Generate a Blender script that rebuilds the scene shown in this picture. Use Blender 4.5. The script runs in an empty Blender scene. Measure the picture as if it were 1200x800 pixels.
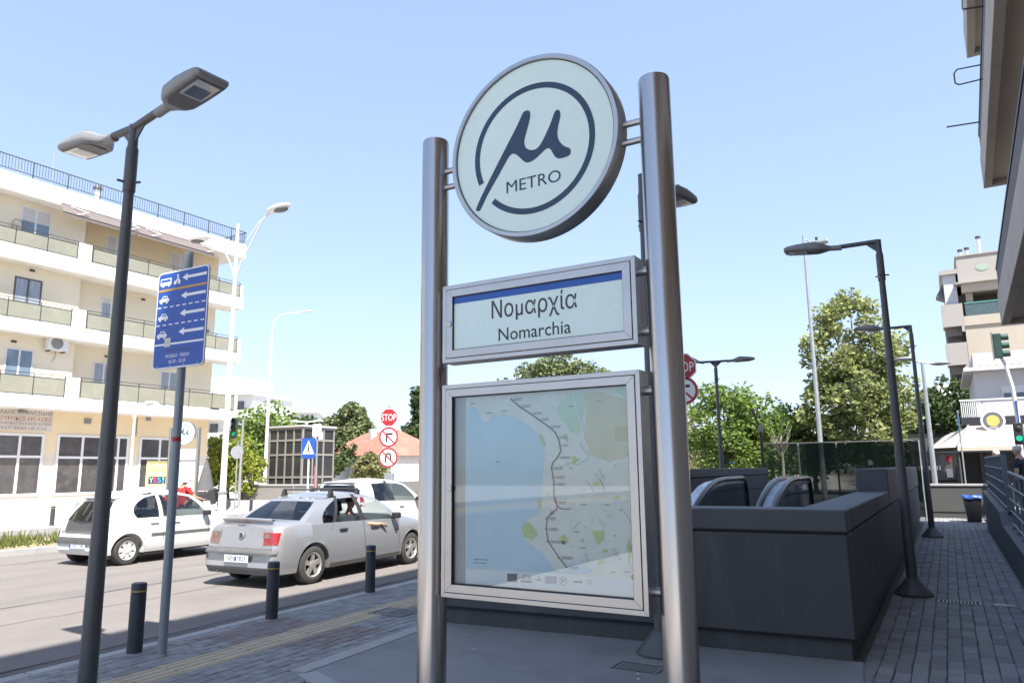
import bpy, bmesh, math, random
import numpy as np
from mathutils import Vector, Matrix
R=math.radians; PI=math.pi
rnd=random.Random(7)
scene=bpy.context.scene
COL=scene.collection

# ------------------------------------------------------------------ camera
EYE=Vector((0,0,1.68)); F_PX=853.0
YAW,PITCH,ROLL=R(30.5),R(9.97),R(0.6)
fw0=Vector((-math.sin(YAW),math.cos(YAW),0)); rt0=Vector((math.cos(YAW),math.sin(YAW),0)); up0=Vector((0,0,1))
FWD=fw0*math.cos(PITCH)+up0*math.sin(PITCH); UPV=up0*math.cos(PITCH)-fw0*math.sin(PITCH)
CR=rt0*math.cos(ROLL)-UPV*math.sin(ROLL); CU=UPV*math.cos(ROLL)+rt0*math.sin(ROLL)
cam=bpy.data.cameras.new('camera'); cam.sensor_width=36; cam.lens=36*F_PX/1200; cam.clip_end=6000; cam.clip_start=.05
camo=bpy.data.objects.new('camera',cam); COL.objects.link(camo)
mw=Matrix.Identity(4)
for i,a in enumerate((CR,CU,-FWD)):
    for j in range(3): mw[j][i]=a[j]
mw.translation=EYE; camo.matrix_world=mw
scene.camera=camo

# ------------------------------------------------------------------ light
SUN=Vector((2.4,-1.75,4.73)).normalized()          # towards the sun
EL=math.asin(SUN.z); AZ=math.atan2(SUN.x,SUN.y)
w=bpy.data.worlds.new('World'); scene.world=w; w.use_nodes=True
nt=w.node_tree; nt.nodes.clear()
sk=nt.nodes.new('ShaderNodeTexSky'); sk.sky_type='NISHITA'; sk.sun_disc=False
sk.sun_elevation=EL; sk.sun_rotation=AZ; sk.altitude=50; sk.air_density=1.0; sk.dust_density=0.6; sk.ozone_density=2.0
bg=nt.nodes.new('ShaderNodeBackground'); bg.inputs['Strength'].default_value=0.15
ou=nt.nodes.new('ShaderNodeOutputWorld'); 
gm=nt.nodes.new('ShaderNodeGamma'); gm.inputs[1].default_value=.45                 # hazy summer sky: an even, softened gradient over the whole dome
tn=nt.nodes.new('ShaderNodeMix'); tn.data_type='RGBA'; tn.blend_type='MULTIPLY'; tn.inputs[0].default_value=1; tn.inputs[7].default_value=(1.08,1.20,1.46,1)
nt.links.new(sk.outputs[0],gm.inputs[0]); nt.links.new(gm.outputs[0],tn.inputs[6]); nt.links.new(tn.outputs[2],bg.inputs[0]); nt.links.new(bg.outputs[0],ou.inputs[0])
sl=bpy.data.lights.new('sun','SUN'); sl.energy=4.1; sl.angle=R(.53); sl.color=(1,.95,.87)
so=bpy.data.objects.new('sun',sl); COL.objects.link(so); so.rotation_euler=SUN.to_track_quat('Z','Y').to_euler()
scene.view_settings.view_transform='Standard'; scene.view_settings.look='None'
scene.view_settings.exposure=1.57; scene.view_settings.gamma=1; scene.view_settings.use_curve_mapping=False
scene.cycles.max_bounces=8; scene.cycles.transparent_max_bounces=16; scene.cycles.caustics_reflective=False; scene.cycles.caustics_refractive=False

# ------------------------------------------------------------------ helpers
class MB:
    def __init__(s): s.v=[];s.f=[];s.mi=[];s.sm=[]
    def add(s,vs,fs,m=0,sm=False,M=None):
        n=len(s.v)
        if M is not None: vs=[M@Vector(p) for p in vs]
        s.v+=[tuple(p) for p in vs]; s.f+=[tuple(i+n for i in f) for f in fs]; s.mi+=[m]*len(fs); s.sm+=[sm]*len(fs); return s
    def box(s,x0,x1,y0,y1,z0,z1,m=0,M=None):
        vs=[(x,y,z) for z in (z0,z1) for y in (y0,y1) for x in (x0,x1)]
        return s.add(vs,[(0,2,3,1),(4,5,7,6),(0,1,5,4),(2,6,7,3),(0,4,6,2),(1,3,7,5)],m,False,M)
    def tube(s,pts,r,n=12,m=0,sm=True,caps=True,M=None):
        pts=[Vector(p) for p in pts]; k=len(pts); rs=r if isinstance(r,(list,tuple)) else [r]*k
        vs=[];fs=[]; t0=(pts[1]-pts[0]).normalized()
        a=t0.orthogonal().normalized()
        if abs(t0.z)>.9: a=Vector((1,0,0)); a=(a-t0*a.dot(t0)).normalized()
        for i,p in enumerate(pts):
            t=((pts[min(i+1,k-1)]-p).normalized()+(p-pts[max(i-1,0)]).normalized()).normalized()
            a=(a-t*a.dot(t)).normalized(); b=t.cross(a)
            for j in range(n):
                th=2*PI*j/n; vs.append(p+(a*math.cos(th)+b*math.sin(th))*rs[i])
        for i in range(k-1):
            for j in range(n): fs.append((i*n+j,i*n+(j+1)%n,(i+1)*n+(j+1)%n,(i+1)*n+j))
        s.add(vs,fs,m,sm,M)
        if caps:
            s.add(vs[:n],[tuple(range(n))[::-1]],m,False,M); s.add(vs[-n:],[tuple(range(n))],m,False,M)
        return s
    def cyl(s,p,q,r,n=16,m=0,M=None,r2=None): return s.tube([p,q],[r,r if r2 is None else r2],n,m,True,True,M)
    def lathe(s,prof,n=24,m=0,sm=True,M=None,close=False):
        k=len(prof); segs=[(i,(i+1)%k) for i in range(k-1+(1 if close else 0))]; vs=[];fs=[]
        ring=lambda p:[(p[0]*math.cos(2*PI*j/n),p[0]*math.sin(2*PI*j/n),p[1]) for j in range(n)]
        prev=None; last=None
        for (a,b) in segs:                                   # new vertices wherever the profile turns sharply
            d=Vector((prof[b][0]-prof[a][0],prof[b][1]-prof[a][1])); d=d.normalized() if d.length>1e-9 else Vector((0,1))
            if prev is None or prev.dot(d)<.80: last=len(vs); vs+=ring(prof[a])
            e=len(vs); vs+=ring(prof[b])
            for j in range(n): fs.append((last+j,last+(j+1)%n,e+(j+1)%n,e+j))
            last=e; prev=d
        s.add(vs,fs,m,sm,M)
        if not close:
            s.add(ring(prof[0]),[tuple(range(n))[::-1]],m,False,M); s.add(ring(prof[-1]),[tuple(range(n))],m,False,M)
        return s
    def prism(s,poly,h0,h1,pl='xy',m=0,M=None):
        f={'xy':lambda a,b,h:(a,b,h),'xz':lambda a,b,h:(a,h,b),'yz':lambda a,b,h:(h,a,b)}[pl]
        n=len(poly); ar=sum(poly[i][0]*poly[(i+1)%n][1]-poly[(i+1)%n][0]*poly[i][1] for i in range(n))
        if ar<0: poly=poly[::-1]
        vs=[f(a,b,h0) for a,b in poly]+[f(a,b,h1) for a,b in poly]
        fs=[tuple(range(n))[::-1],tuple(range(n,2*n))]+[(i,(i+1)%n,n+(i+1)%n,n+i) for i in range(n)]
        flip=(pl=='xz')!=(h1<h0)
        if flip: fs=[q[::-1] for q in fs]
        return s.add(vs,fs,m,False,M)
    def ball(s,c,r,n=12,m=0,M=None):
        r=(r,r,r) if not isinstance(r,(tuple,list)) else r; vs=[];fs=[];h=n//2
        for i in range(h+1):
            ph=PI*i/h
            for j in range(n): vs.append((c[0]+r[0]*math.sin(ph)*math.cos(2*PI*j/n),c[1]+r[1]*math.sin(ph)*math.sin(2*PI*j/n),c[2]-r[2]*math.cos(ph)))
        for i in range(h):
            for j in range(n): fs.append((i*n+j,i*n+(j+1)%n,(i+1)*n+(j+1)%n,(i+1)*n+j))
        return s.add(vs,fs,m,True,M)
    def grid(s,P,m=0,sm=True,M=None):
        k=len(P);n=len(P[0]); return s.add([p for r in P for p in r],[(i*n+j,i*n+j+1,(i+1)*n+j+1,(i+1)*n+j) for i in range(k-1) for j in range(n-1)],m,sm,M)
    def build(s,name,mats,parent=None,loc=(0,0,0),rz=0,bevel=0,seg=2):
        me=bpy.data.meshes.new(name); me.from_pydata(s.v,[],s.f)
        mats=mats if isinstance(mats,(list,tuple)) else [mats]
        for q in mats: me.materials.append(q)
        me.polygons.foreach_set('material_index',s.mi); me.polygons.foreach_set('use_smooth',s.sm); me.update()
        return put(name,me,parent,loc,rz,bevel,seg)
def put(name,me,parent=None,loc=(0,0,0),rz=0,bevel=0,seg=2):
    o=bpy.data.objects.new(name,me); COL.objects.link(o); o.location=loc; o.rotation_euler=(0,0,rz)
    if parent is not None: o.parent=parent
    if bevel:
        b=o.modifiers.new('bevel','BEVEL'); b.width=bevel; b.segments=seg; b.limit_method='ANGLE'; b.angle_limit=R(35)
    return o
def tag(o,label=None,cat=None,group=None,kind=None):
    if label: o['label']=label
    if cat: o['category']=cat
    if group: o['group']=group
    if kind: o['kind']=kind
    return o
def thing(name,label,cat,loc=(0,0,0),rz=0,group=None):
    o=bpy.data.objects.new(name,None); COL.objects.link(o); o.location=loc; o.rotation_euler=(0,0,rz); o.empty_display_size=.2
    return tag(o,label,cat,group)
def copy_tree(o,parent=None,loc=None,rz=None,label=None):
    c=o.copy(); COL.objects.link(c); c.parent=parent
    if loc is not None: c.location=loc
    if rz is not None: c.rotation_euler=(0,0,rz)
    if label: c['label']=label
    for ch in list(o.children): copy_tree(ch,c)
    return c
def text(parent,name,body,mat,p,height=None,width=None,M=None,size=1,depth=.001,align='L',bold=0.0):
    """flat lettering standing in the x-z plane and facing -y, its lower left corner (or centre) at p; cap size fitted to width x height"""
    cu=bpy.data.curves.new(name,'FONT'); cu.body=body; cu.size=1; cu.resolution_u=3; cu.extrude=0; cu.offset=bold
    t=bpy.data.objects.new('t',cu); COL.objects.link(t)
    dg=bpy.context.evaluated_depsgraph_get(); me=bpy.data.meshes.new_from_object(t.evaluated_get(dg)); bpy.data.objects.remove(t); bpy.data.curves.remove(cu)
    n=len(me.vertices); co=np.empty(n*3); me.vertices.foreach_get('co',co); co=co.reshape(-1,3)
    lo,hi=co.min(0),co.max(0); sz=hi-lo
    sx=(width/sz[0]) if width else (height/sz[1]); sy=(height/sz[1]) if height else sx
    x=(co[:,0]-lo[0])*sx; z=(co[:,1]-lo[1])*sy
    if align=='C': x-=sz[0]*sx/2
    out=np.stack([x+p[0],np.full(n,p[1]),z+p[2]],1)
    if M is not None:
        A=np.array(M); out=out@A[:3,:3].T+A[:3,3]
    me.vertices.foreach_set('co',out.ravel()); me.materials.clear(); me.materials.append(mat); me.update()
    return put(name,me,parent)

# ------------------------------------------------------------------ materials
def newmat(name):
    m=bpy.data.materials.new(name); m.use_nodes=True; n=m.node_tree; n.nodes.clear(); return m,n.nodes,n.links
def mix_rgb(N,Lk,fac,a,b,mode='MIX'):
    x=N.new('ShaderNodeMix'); x.data_type='RGBA'; x.blend_type=mode
    for sock,val in ((x.inputs[0],fac),(x.inputs[6],a),(x.inputs[7],b)):
        if hasattr(val,'links'): Lk.new(val,sock)
        else: sock.default_value=val if not isinstance(val,tuple) else (*val[:3],1)
    return x.outputs[2]
def MAT(name,col,rough=.6,metal=0,var=.12,scale=3,bump=0,bscale=80,spec=.5,coat=0,island=0,stretch=None,dirt=None,dscale=1.2,trans=0,dstretch=None):
    m,N,Lk=newmat(name); out=N.new('ShaderNodeOutputMaterial'); b=N.new('ShaderNodeBsdfPrincipled')
    tc=N.new('ShaderNodeTexCoord'); vec=tc.outputs['Object']
    if stretch:
        mp=N.new('ShaderNodeMapping'); mp.inputs['Scale'].default_value=stretch; Lk.new(vec,mp.inputs[0]); vec=mp.outputs[0]
    c=(*col,1)
    if var:
        n1=N.new('ShaderNodeTexNoise'); n1.inputs['Scale'].default_value=scale; n1.inputs['Detail'].default_value=6; n1.inputs['Roughness'].default_value=.65; Lk.new(vec,n1.inputs['Vector'])
        mr=N.new('ShaderNodeMapRange'); mr.inputs[1].default_value=.25; mr.inputs[2].default_value=.75; mr.inputs[3].default_value=1-var; mr.inputs[4].default_value=1+var; Lk.new(n1.outputs[0],mr.inputs[0])
        cc=N.new('ShaderNodeCombineColor')
        for i in range(3): Lk.new(mr.outputs[0],cc.inputs[i])
        c=mix_rgb(N,Lk,1.0,tuple(col),cc.outputs[0],'MULTIPLY')
        rr=N.new('ShaderNodeMapRange'); rr.inputs[3].default_value=max(0,rough-.08); rr.inputs[4].default_value=min(1,rough+.1); Lk.new(n1.outputs[0],rr.inputs[0]); Lk.new(rr.outputs[0],b.inputs['Roughness'])
    else: b.inputs['Roughness'].default_value=rough
    if island:
        g=N.new('ShaderNodeNewGeometry'); oi=N.new('ShaderNodeObjectInfo'); ad=N.new('ShaderNodeMath'); ad.operation='ADD'; Lk.new(g.outputs['Random Per Island'],ad.inputs[0]); Lk.new(oi.outputs['Random'],ad.inputs[1])
        fr=N.new('ShaderNodeMath'); fr.operation='FRACT'; Lk.new(ad.outputs[0],fr.inputs[0])
        mr=N.new('ShaderNodeMapRange'); mr.inputs[3].default_value=1-island; mr.inputs[4].default_value=1+island; Lk.new(fr.outputs[0],mr.inputs[0])
        cc=N.new('ShaderNodeCombineColor')
        for i in range(3): Lk.new(mr.outputs[0],cc.inputs[i])
        c=mix_rgb(N,Lk,1.0,c,cc.outputs[0],'MULTIPLY')
    if dirt:
        n2=N.new('ShaderNodeTexNoise'); n2.inputs['Scale'].default_value=dscale; n2.inputs['Detail'].default_value=8; n2.inputs['Roughness'].default_value=.7; dv=tc.outputs['Object']
        if dstretch:
            mp2=N.new('ShaderNodeMapping'); mp2.inputs['Scale'].default_value=dstretch; Lk.new(dv,mp2.inputs[0]); dv=mp2.outputs[0]
        Lk.new(dv,n2.inputs['Vector'])
        mr=N.new('ShaderNodeMapRange'); mr.inputs[1].default_value=.5; mr.inputs[2].default_value=.72; Lk.new(n2.outputs[0],mr.inputs[0])
        mu=N.new('ShaderNodeMath'); mu.operation='MULTIPLY'; mu.inputs[1].default_value=dirt[3]; Lk.new(mr.outputs[0],mu.inputs[0])
        c=mix_rgb(N,Lk,mu.outputs[0],c,tuple(dirt[:3]))
    if isinstance(c,tuple): b.inputs['Base Color'].default_value=c
    else: Lk.new(c,b.inputs['Base Color'])
    b.inputs['Metallic'].default_value=metal; b.inputs['Specular IOR Level'].default_value=spec; b.inputs['Coat Weight'].default_value=coat; b.inputs['Coat Roughness'].default_value=.06
    if bump:
        n3=N.new('ShaderNodeTexNoise'); n3.inputs['Scale'].default_value=bscale; n3.inputs['Detail'].default_value=5; Lk.new(vec,n3.inputs['Vector'])
        bu=N.new('ShaderNodeBump'); bu.inputs['Strength'].default_value=bump; bu.inputs['Distance'].default_value=.01; Lk.new(n3.outputs[0],bu.inputs['Height']); Lk.new(bu.outputs[0],b.inputs['Normal'])
    sh=b.outputs[0]
    if trans:
        t=N.new('ShaderNodeBsdfTranslucent'); mx=N.new('ShaderNodeMixShader'); mx.inputs[0].default_value=trans
        if isinstance(c,tuple): t.inputs[0].default_value=c
        else: Lk.new(c,t.inputs[0])
        Lk.new(sh,mx.inputs[1]); Lk.new(t.outputs[0],mx.inputs[2]); sh=mx.outputs[0]
    Lk.new(sh,out.inputs[0]); return m
def GLASS(name,tint=(.8,.85,.85),ior=1.5,rough=.02,wav=0):
    m,N,Lk=newmat(name); out=N.new('ShaderNodeOutputMaterial'); t=N.new('ShaderNodeBsdfTransparent'); t.inputs[0].default_value=(*tint,1)
    g=N.new('ShaderNodeBsdfGlossy'); g.inputs['Roughness'].default_value=rough; lw=N.new('ShaderNodeLayerWeight'); lw.inputs[0].default_value=.5; pw=N.new('ShaderNodeMath'); pw.operation='POWER'; pw.inputs[1].default_value=4.5; Lk.new(lw.outputs['Facing'],pw.inputs[0])
    f=N.new('ShaderNodeMapRange'); f.inputs[3].default_value=((ior-1)/(ior+1))**2*1.6; f.inputs[4].default_value=.95; Lk.new(pw.outputs[0],f.inputs[0])
    if wav:
        n=N.new('ShaderNodeTexNoise'); n.inputs['Scale'].default_value=wav; bu=N.new('ShaderNodeBump'); bu.inputs['Strength'].default_value=.08; bu.inputs['Distance'].default_value=.02; Lk.new(n.outputs[0],bu.inputs['Height']); Lk.new(bu.outputs[0],g.inputs['Normal'])
    mx=N.new('ShaderNodeMixShader'); Lk.new(f.outputs[0],mx.inputs[0]); Lk.new(t.outputs[0],mx.inputs[1]); Lk.new(g.outputs[0],mx.inputs[2]); Lk.new(mx.outputs[0],out.inputs[0]); return m
def EMIT(name,col,st):
    m,N,Lk=newmat(name); out=N.new('ShaderNodeOutputMaterial'); e=N.new('ShaderNodeEmission'); e.inputs[0].default_value=(*col,1); e.inputs[1].default_value=st; Lk.new(e.outputs[0],out.inputs[0]); return m
def NET(name,col,cover):
    m,N,Lk=newmat(name); out=N.new('ShaderNodeOutputMaterial'); t=N.new('ShaderNodeBsdfTransparent'); d=N.new('ShaderNodeBsdfDiffuse'); d.inputs[0].default_value=(*col,1)
    n=N.new('ShaderNodeTexNoise'); n.inputs['Scale'].default_value=1.2; mr=N.new('ShaderNodeMapRange'); mr.inputs[3].default_value=cover-.12; mr.inputs[4].default_value=cover+.12; tc=N.new('ShaderNodeTexCoord'); Lk.new(tc.outputs['Object'],n.inputs[0]); Lk.new(n.outputs[0],mr.inputs[0])
    mx=N.new('ShaderNodeMixShader'); Lk.new(mr.outputs[0],mx.inputs[0]); Lk.new(t.outputs[0],mx.inputs[1]); Lk.new(d.outputs[0],mx.inputs[2]); Lk.new(mx.outputs[0],out.inputs[0]); return m

m_asph=MAT('asphalt',(.185,.168,.158),.9,var=.10,scale=1.3,bump=.5,bscale=180,dirt=(.115,.107,.103,.55),dscale=1.0,dstretch=(1.1,.10,1),spec=.3)
m_asph2=MAT('asphalt_patch',(.13,.125,.12),.9,var=.12,scale=2,bump=.5,bscale=180,spec=.3)
m_crack=MAT('asphalt_crack',(.05,.047,.045),.95,var=.2,spec=.1)
m_ground=MAT('ground_earth',(.24,.23,.2),.95,var=.15,scale=.2,spec=.2)
m_farpave=MAT('pale_paving',(.46,.43,.40),.9,var=.08,scale=.8,bump=.2,bscale=40,spec=.3)
m_kerb=MAT('kerb_concrete',(.38,.37,.36),.85,var=.12,scale=5,bump=.3,bscale=90,dirt=(.16,.15,.15,.5),dscale=3)
m_paver=MAT('block_paver',(.25,.245,.245),.85,var=.12,scale=6,bump=.35,bscale=120,island=.18,dirt=(.19,.18,.17,.55),dscale=.9)
m_paver2=MAT('brown_paver',(.21,.175,.165),.85,var=.18,scale=6,bump=.35,bscale=120,island=.16)
m_mortar=MAT('paver_joint',(.12,.116,.11),.95,var=.2,scale=8,spec=.2)
m_tact=MAT('tactile_tan',(.47,.385,.27),.85,var=.14,scale=5,bump=.25,bscale=90,island=.08,dirt=(.2,.17,.14,.5),dscale=2)
m_plat=MAT('platform_screed',(.25,.25,.25),.85,var=.10,scale=1.6,bump=.35,bscale=90,dirt=(.165,.16,.155,.75),dscale=1.1)
m_band=MAT('platform_band',(.35,.345,.34),.85,var=.1,scale=3,bump=.3,bscale=90,dirt=(.30,.295,.29,.5),dscale=2)
m_steel=MAT('brushed_steel',(.50,.485,.475),.23,metal=1,var=.025,scale=60,stretch=(1,1,.02))
m_steelh=MAT('brushed_steel_frame',(.50,.485,.47),.36,metal=1,var=.05,scale=10,bump=.02,bscale=60,dirt=(.3,.29,.28,.25),dscale=4)
m_steeld=MAT('dark_steel',(.20,.195,.19),.42,metal=.8,var=.12,scale=8)
m_gap=MAT('rubber_gasket',(.012,.012,.013),.7,var=0)
m_opal=MAT('opal_panel',(.72,.87,.825),.28,var=.03,scale=3,spec=.35)
m_navy=MAT('navy_print',(.030,.055,.105),.45,var=.05)
m_ink=MAT('charcoal_print',(.045,.05,.058),.5,var=.05)
m_blue=MAT('signal_blue',(.018,.085,.38),.45,var=.05)
m_grey=MAT('grey_lamp_paint',(.085,.088,.09),.45,var=.12,scale=7,bump=.03,dirt=(.12,.115,.11,.3),dscale=3)
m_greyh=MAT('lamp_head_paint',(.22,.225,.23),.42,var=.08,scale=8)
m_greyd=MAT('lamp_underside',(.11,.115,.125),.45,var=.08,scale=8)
m_lens=MAT('lamp_lens',(.55,.57,.55),.12,var=.1,scale=9,coat=.5)
m_led=MAT('led_board',(.08,.095,.12),.25,var=.4,scale=22,coat=.6)
m_galv=MAT('galvanised_steel',(.40,.42,.43),.45,metal=.6,var=.14,scale=9,stretch=(1,1,.25),dirt=(.2,.21,.22,.4),dscale=4)
m_galvb=MAT('painted_post',(.24,.28,.31),.42,var=.16,scale=9,stretch=(1,1,.25),dirt=(.28,.3,.3,.5),dscale=5,metal=.2)
m_whitep=MAT('white_pole_paint',(.72,.72,.72),.5,var=.05,scale=4)
m_bol=MAT('bollard_paint',(.035,.042,.055),.5,var=.2,scale=6,dirt=(.09,.09,.09,.4),dscale=7)
m_yel=MAT('yellow_band',(.42,.29,.08),.5,var=.15,scale=20)
m_wall=MAT('anthracite_wall',(.070,.072,.074),.7,var=.10,scale=1.4,bump=.12,bscale=150,dirt=(.135,.135,.135,.6),dscale=2.2,dstretch=(1,1,.14))
m_wallc=MAT('anthracite_coping',(.085,.092,.10),.6,var=.10,scale=2,bump=.08,bscale=120)
m_white=MAT('white_print',(.78,.79,.80),.5,var=.03)
m_red=MAT('sign_red',(.36,.018,.025),.45,var=.05)
m_black=MAT('black_print',(.015,.015,.017),.5,var=0)
m_orange=MAT('ochre_line',(.50,.29,.07),.5,var=.05)
m_signback=MAT('sign_back',(.45,.46,.47),.4,metal=.7,var=.08)
m_plaster=MAT('cream_plaster',(.80,.655,.44),.9,var=.05,scale=.7,bump=.1,bscale=60,spec=.2,dirt=(.72,.58,.40,.35),dscale=.6)
m_plasterl=MAT('pale_cream_plaster',(.84,.755,.59),.9,var=.05,scale=.7,bump=.1,bscale=60,spec=.2)
m_slab=MAT('white_balcony_paint',(.70,.685,.66),.85,var=.04,scale=.9,spec=.2,dirt=(.58,.53,.47,.5),dscale=1.3,dstretch=(1,1,.18))
m_rail=MAT('dark_rail',(.05,.048,.05),.5,var=.1)
m_frost=MAT('frosted_rail_glass',(.27,.265,.205),.25,var=.16,scale=.8,coat=.3)
m_winf=MAT('window_frame_white',(.74,.74,.74),.5,var=.03)
m_wing=MAT('window_glass_blue',(.16,.22,.28),.08,var=.3,scale=1.2,coat=.6)
m_wind=MAT('shop_glass_dark',(.075,.07,.07),.12,var=.35,scale=1.6,coat=.5,dirt=(.16,.15,.145,.6),dscale=1.2)
m_shut=MAT('roller_shutter',(.60,.57,.56),.6,var=.04,scale=4)
m_awn=MAT('awning_cloth',(.21,.18,.175),.9,var=.05,scale=3,spec=.1,trans=.12)
m_leafA=MAT('leaf_plane_tree',(.27,.30,.115),.6,var=.1,scale=.4,island=.45,trans=.35,spec=.3)
m_leafB=MAT('leaf_green',(.16,.235,.055),.6,var=.12,scale=.4,island=.4,trans=.35,spec=.3)
m_leafY=MAT('leaf_yellow_green',(.30,.34,.06),.6,var=.12,scale=.5,island=.35,trans=.4,spec=.3)
m_leafD=MAT('leaf_dark',(.075,.115,.04),.6,var=.12,scale=.4,island=.45,trans=.25,spec=.3)
m_leafP=MAT('leaf_pine',(.16,.19,.085),.65,var=.15,scale=.4,island=.4,trans=.2,spec=.2)
m_leafO=MAT('leaf_olive',(.25,.25,.11),.65,var=.15,scale=.5,island=.35,trans=.3,spec=.2)
m_bark=MAT('bark',(.13,.105,.08),.95,var=.25,scale=6,bump=.4,bscale=30,spec=.1)
m_barkp=MAT('pale_bark',(.30,.28,.23),.9,var=.25,scale=3,bump=.3,bscale=20,spec=.1)

# ------------------------------------------------------------------ ground, road, pavements
RA=R(3.3); CA,SA=math.cos(RA),math.sin(RA)
def rw(a,b,z=0): return (a*CA-b*SA,a*SA+b*CA,z)          # street frame (a across, b along) -> world
def inframe(x,y,z=0,mg=.03):
    q=Vector((x,y,z))-EYE; d=q.dot(FWD)
    if d<.3: return False
    u=q.dot(CR)/d*F_PX/1200; v=q.dot(CU)/d*F_PX/800
    return abs(u)<.5+mg and abs(v)<.5+mg
g=MB(); g.add([(-2500,-2500,-.26),(2500,-2500,-.26),(2500,2500,-.26),(-2500,2500,-.26)],[(0,1,2,3)]); tag(g.build('ground',m_ground),kind='structure')
def rsheet(name,mat,a0,a1,b0,b1,z):
    m=MB(); m.add([rw(a0,b0,z),rw(a1,b0,z),rw(a1,b1,z),rw(a0,b1,z)],[(0,1,2,3)]); return tag(m.build(name,mat),kind='structure')
road=rsheet('road',m_asph,-24.05,-6.8,-60,140,-.13)
KA=-6.83
# worn patches and crack seams on the asphalt
def road_patch(pts,mat,name): 
    m=MB(); n=len(pts); m.add([rw(a,b,-.126) for a,b in pts],[tuple(range(n))]); m.build(name,mat,road)
road_patch([(KA-.62,-20),(KA-.30,-20),(KA-.28,60),(KA-.64,60)],m_asph2,'gutter_strip')
def crack(pts,w,z=-.122):
    m=MB(); L=[];Rr=[]
    for i,(a,b) in enumerate(pts):
        ww=w*rnd.uniform(.5,1.3); L.append(rw(a-ww,b,z)); Rr.append(rw(a+ww,b,z))
    m.grid([L,Rr],0,False); m.build('crack',m_crack,road)
def wob(a0,a1,b0,b1,n,j): return [(a0+(a1-a0)*i/n+rnd.uniform(-j,j),b0+(b1-b0)*i/n) for i in range(n+1)]
crack(wob(KA-.66,KA-.70,1,40,70,.02),.014); crack(wob(-11.0,-11.2,3,30,50,.05),.012); crack(wob(-9.6,-9.9,1,9,20,.06),.007); crack(wob(-16.2,-16.5,2,40,60,.05),.012)

# near pavement: bed, kerb stones, block pavers, tactile strip, smooth platform
bed=MB(); bed.add([rw(KA+.14,-30,-.012),(14,-30,-.012),(14,60,-.012),rw(KA+.14,60,-.012)],[(0,1,2,3)]); sidewalk=tag(bed.build('sidewalk',m_mortar),kind='structure')
kerb=tag(MB().box(-.02,.13,0,80,-.30,-.05).build('kerb_base',m_kerb,None,rw(KA,-20),RA),kind='structure')
ks=MB(); ks.box(0,.15,.006,.994,-.2,.002)
ks0=None
for i in range(0,30):
    if ks0 is None: ks0=ks.build('kerb_stone',m_kerb,kerb,(0,i*1.0+18,0),0,.012); o=ks0
    else: o=ks0.copy(); COL.objects.link(o); o.location=(0,i*1.0+18,rnd.uniform(-.003,.003))
PLAT=[(-5.02,4.72),(-3.9,4.25),(-.6,2.85),(3.0,1.3),(3.0,4.6),(-.72,7.0),(-.84,7.26),(-4.95,6.95),(-5.2,6.93)]
PLAT=[(-5.02,4.72),(-3.9,4.27),(-.55,2.9),(-.50,4.0),(-.80,7.3),(-5.2,7.0)]
def inpoly(x,y,P):
    c=False;n=len(P)
    for i in range(n):
        x1,y1=P[i];x2,y2=P[(i+1)%n]
        if (y1>y)!=(y2>y) and x<(x2-x1)*(y-y1)/(y2-y1)+x1: c=not c
    return c
pl=MB(); pl.prism(PLAT,-.05,.008); platform=tag(pl.build('platform',m_plat,None),kind='structure')
def band(p,q,w,name='border_strip'):
    p=Vector((*p,0));q=Vector((*q,0)); d=(q-p).normalized(); nn=Vector((-d.y,d.x,0))
    m=MB(); m.prism([tuple((p+nn*0).xy),tuple(q.xy),tuple((q+nn*w).xy),tuple((p+nn*w).xy)],-.04,.013); return m.build(name,m_band,platform)
band((-4.86,4.655),(-3.9,4.27),.17); band((-5.2,7.0),(-5.02,4.72),.17)
# block pavers
TA0,TA1=-5.94,-5.54
cells=[]
def free(x,y):
    if inpoly(x,y,PLAT): return False
    if -5.2<x<-.80 and 6.9<y<26: return False
    if x>.78 and y>8: return False
    return True
PW,PL=.125,.25
BR=((-6.55,5.55,-5.98,6.75),(-5.5,5.7,-5.0,6.75),(-5.6,7.35,-5.25,8.0))
for a0,a1 in ((KA+.152,TA0-.004),(TA1+.004,-4.45)):
    n=max(1,round((a1-a0)/PW))
    for i in range(n):
        a=a0+(i+.5)*(a1-a0)/n if a0<-6 else a0+(i+.5)*PW; b=-1.0+(i%2)*PW/2
        while b<16:
            x,y,_=rw(a,b)
            if free(x,y) and inframe(x,y): cells.append((x,y,RA,any(p[0]<a<p[2] and p[1]<b<p[3] for p in BR)))
            b+=PW
x=-.80+PW/2; i=0
while x<1.9:
    y=3.0+(i%2)*PL/2
    while y<27.8:
        if free(x,y) and inframe(x,y): cells.append((x,y,0,False))
        y+=PL
    x+=PW; i+=1
x=-5.0
while x<-.72:
    y=2.6
    while y<7:
        if free(x,y) and inframe(x,y): cells.append((x,y,0,False))
        y+=PL
    x+=PW
cells.sort(key=lambda c:c[0]**2+c[1]**2)
def paver_mesh(mb,M=None):
    hx,hy=PW/2-.004,PL/2-.004; e=.006
    vs=[(-hx,-hy,-.03),(hx,-hy,-.03),(hx,hy,-.03),(-hx,hy,-.03),(-hx,-hy,-e),(hx,-hy,-e),(hx,hy,-e),(-hx,hy,-e),(-hx+e,-hy+e,0),(hx-e,-hy+e,0),(hx-e,hy-e,0),(-hx+e,hy-e,0)]
    fs=[(0,1,5,4),(1,2,6,5),(2,3,7,6),(3,0,4,7),(4,5,9,8),(5,6,10,9),(6,7,11,10),(7,4,8,11),(8,9,10,11)]
    mb.add(vs,fs,0,False,M)
proto=MB(); paver_mesh(proto); pv=None; pv2=None
field=MB(); field2=MB()
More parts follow.
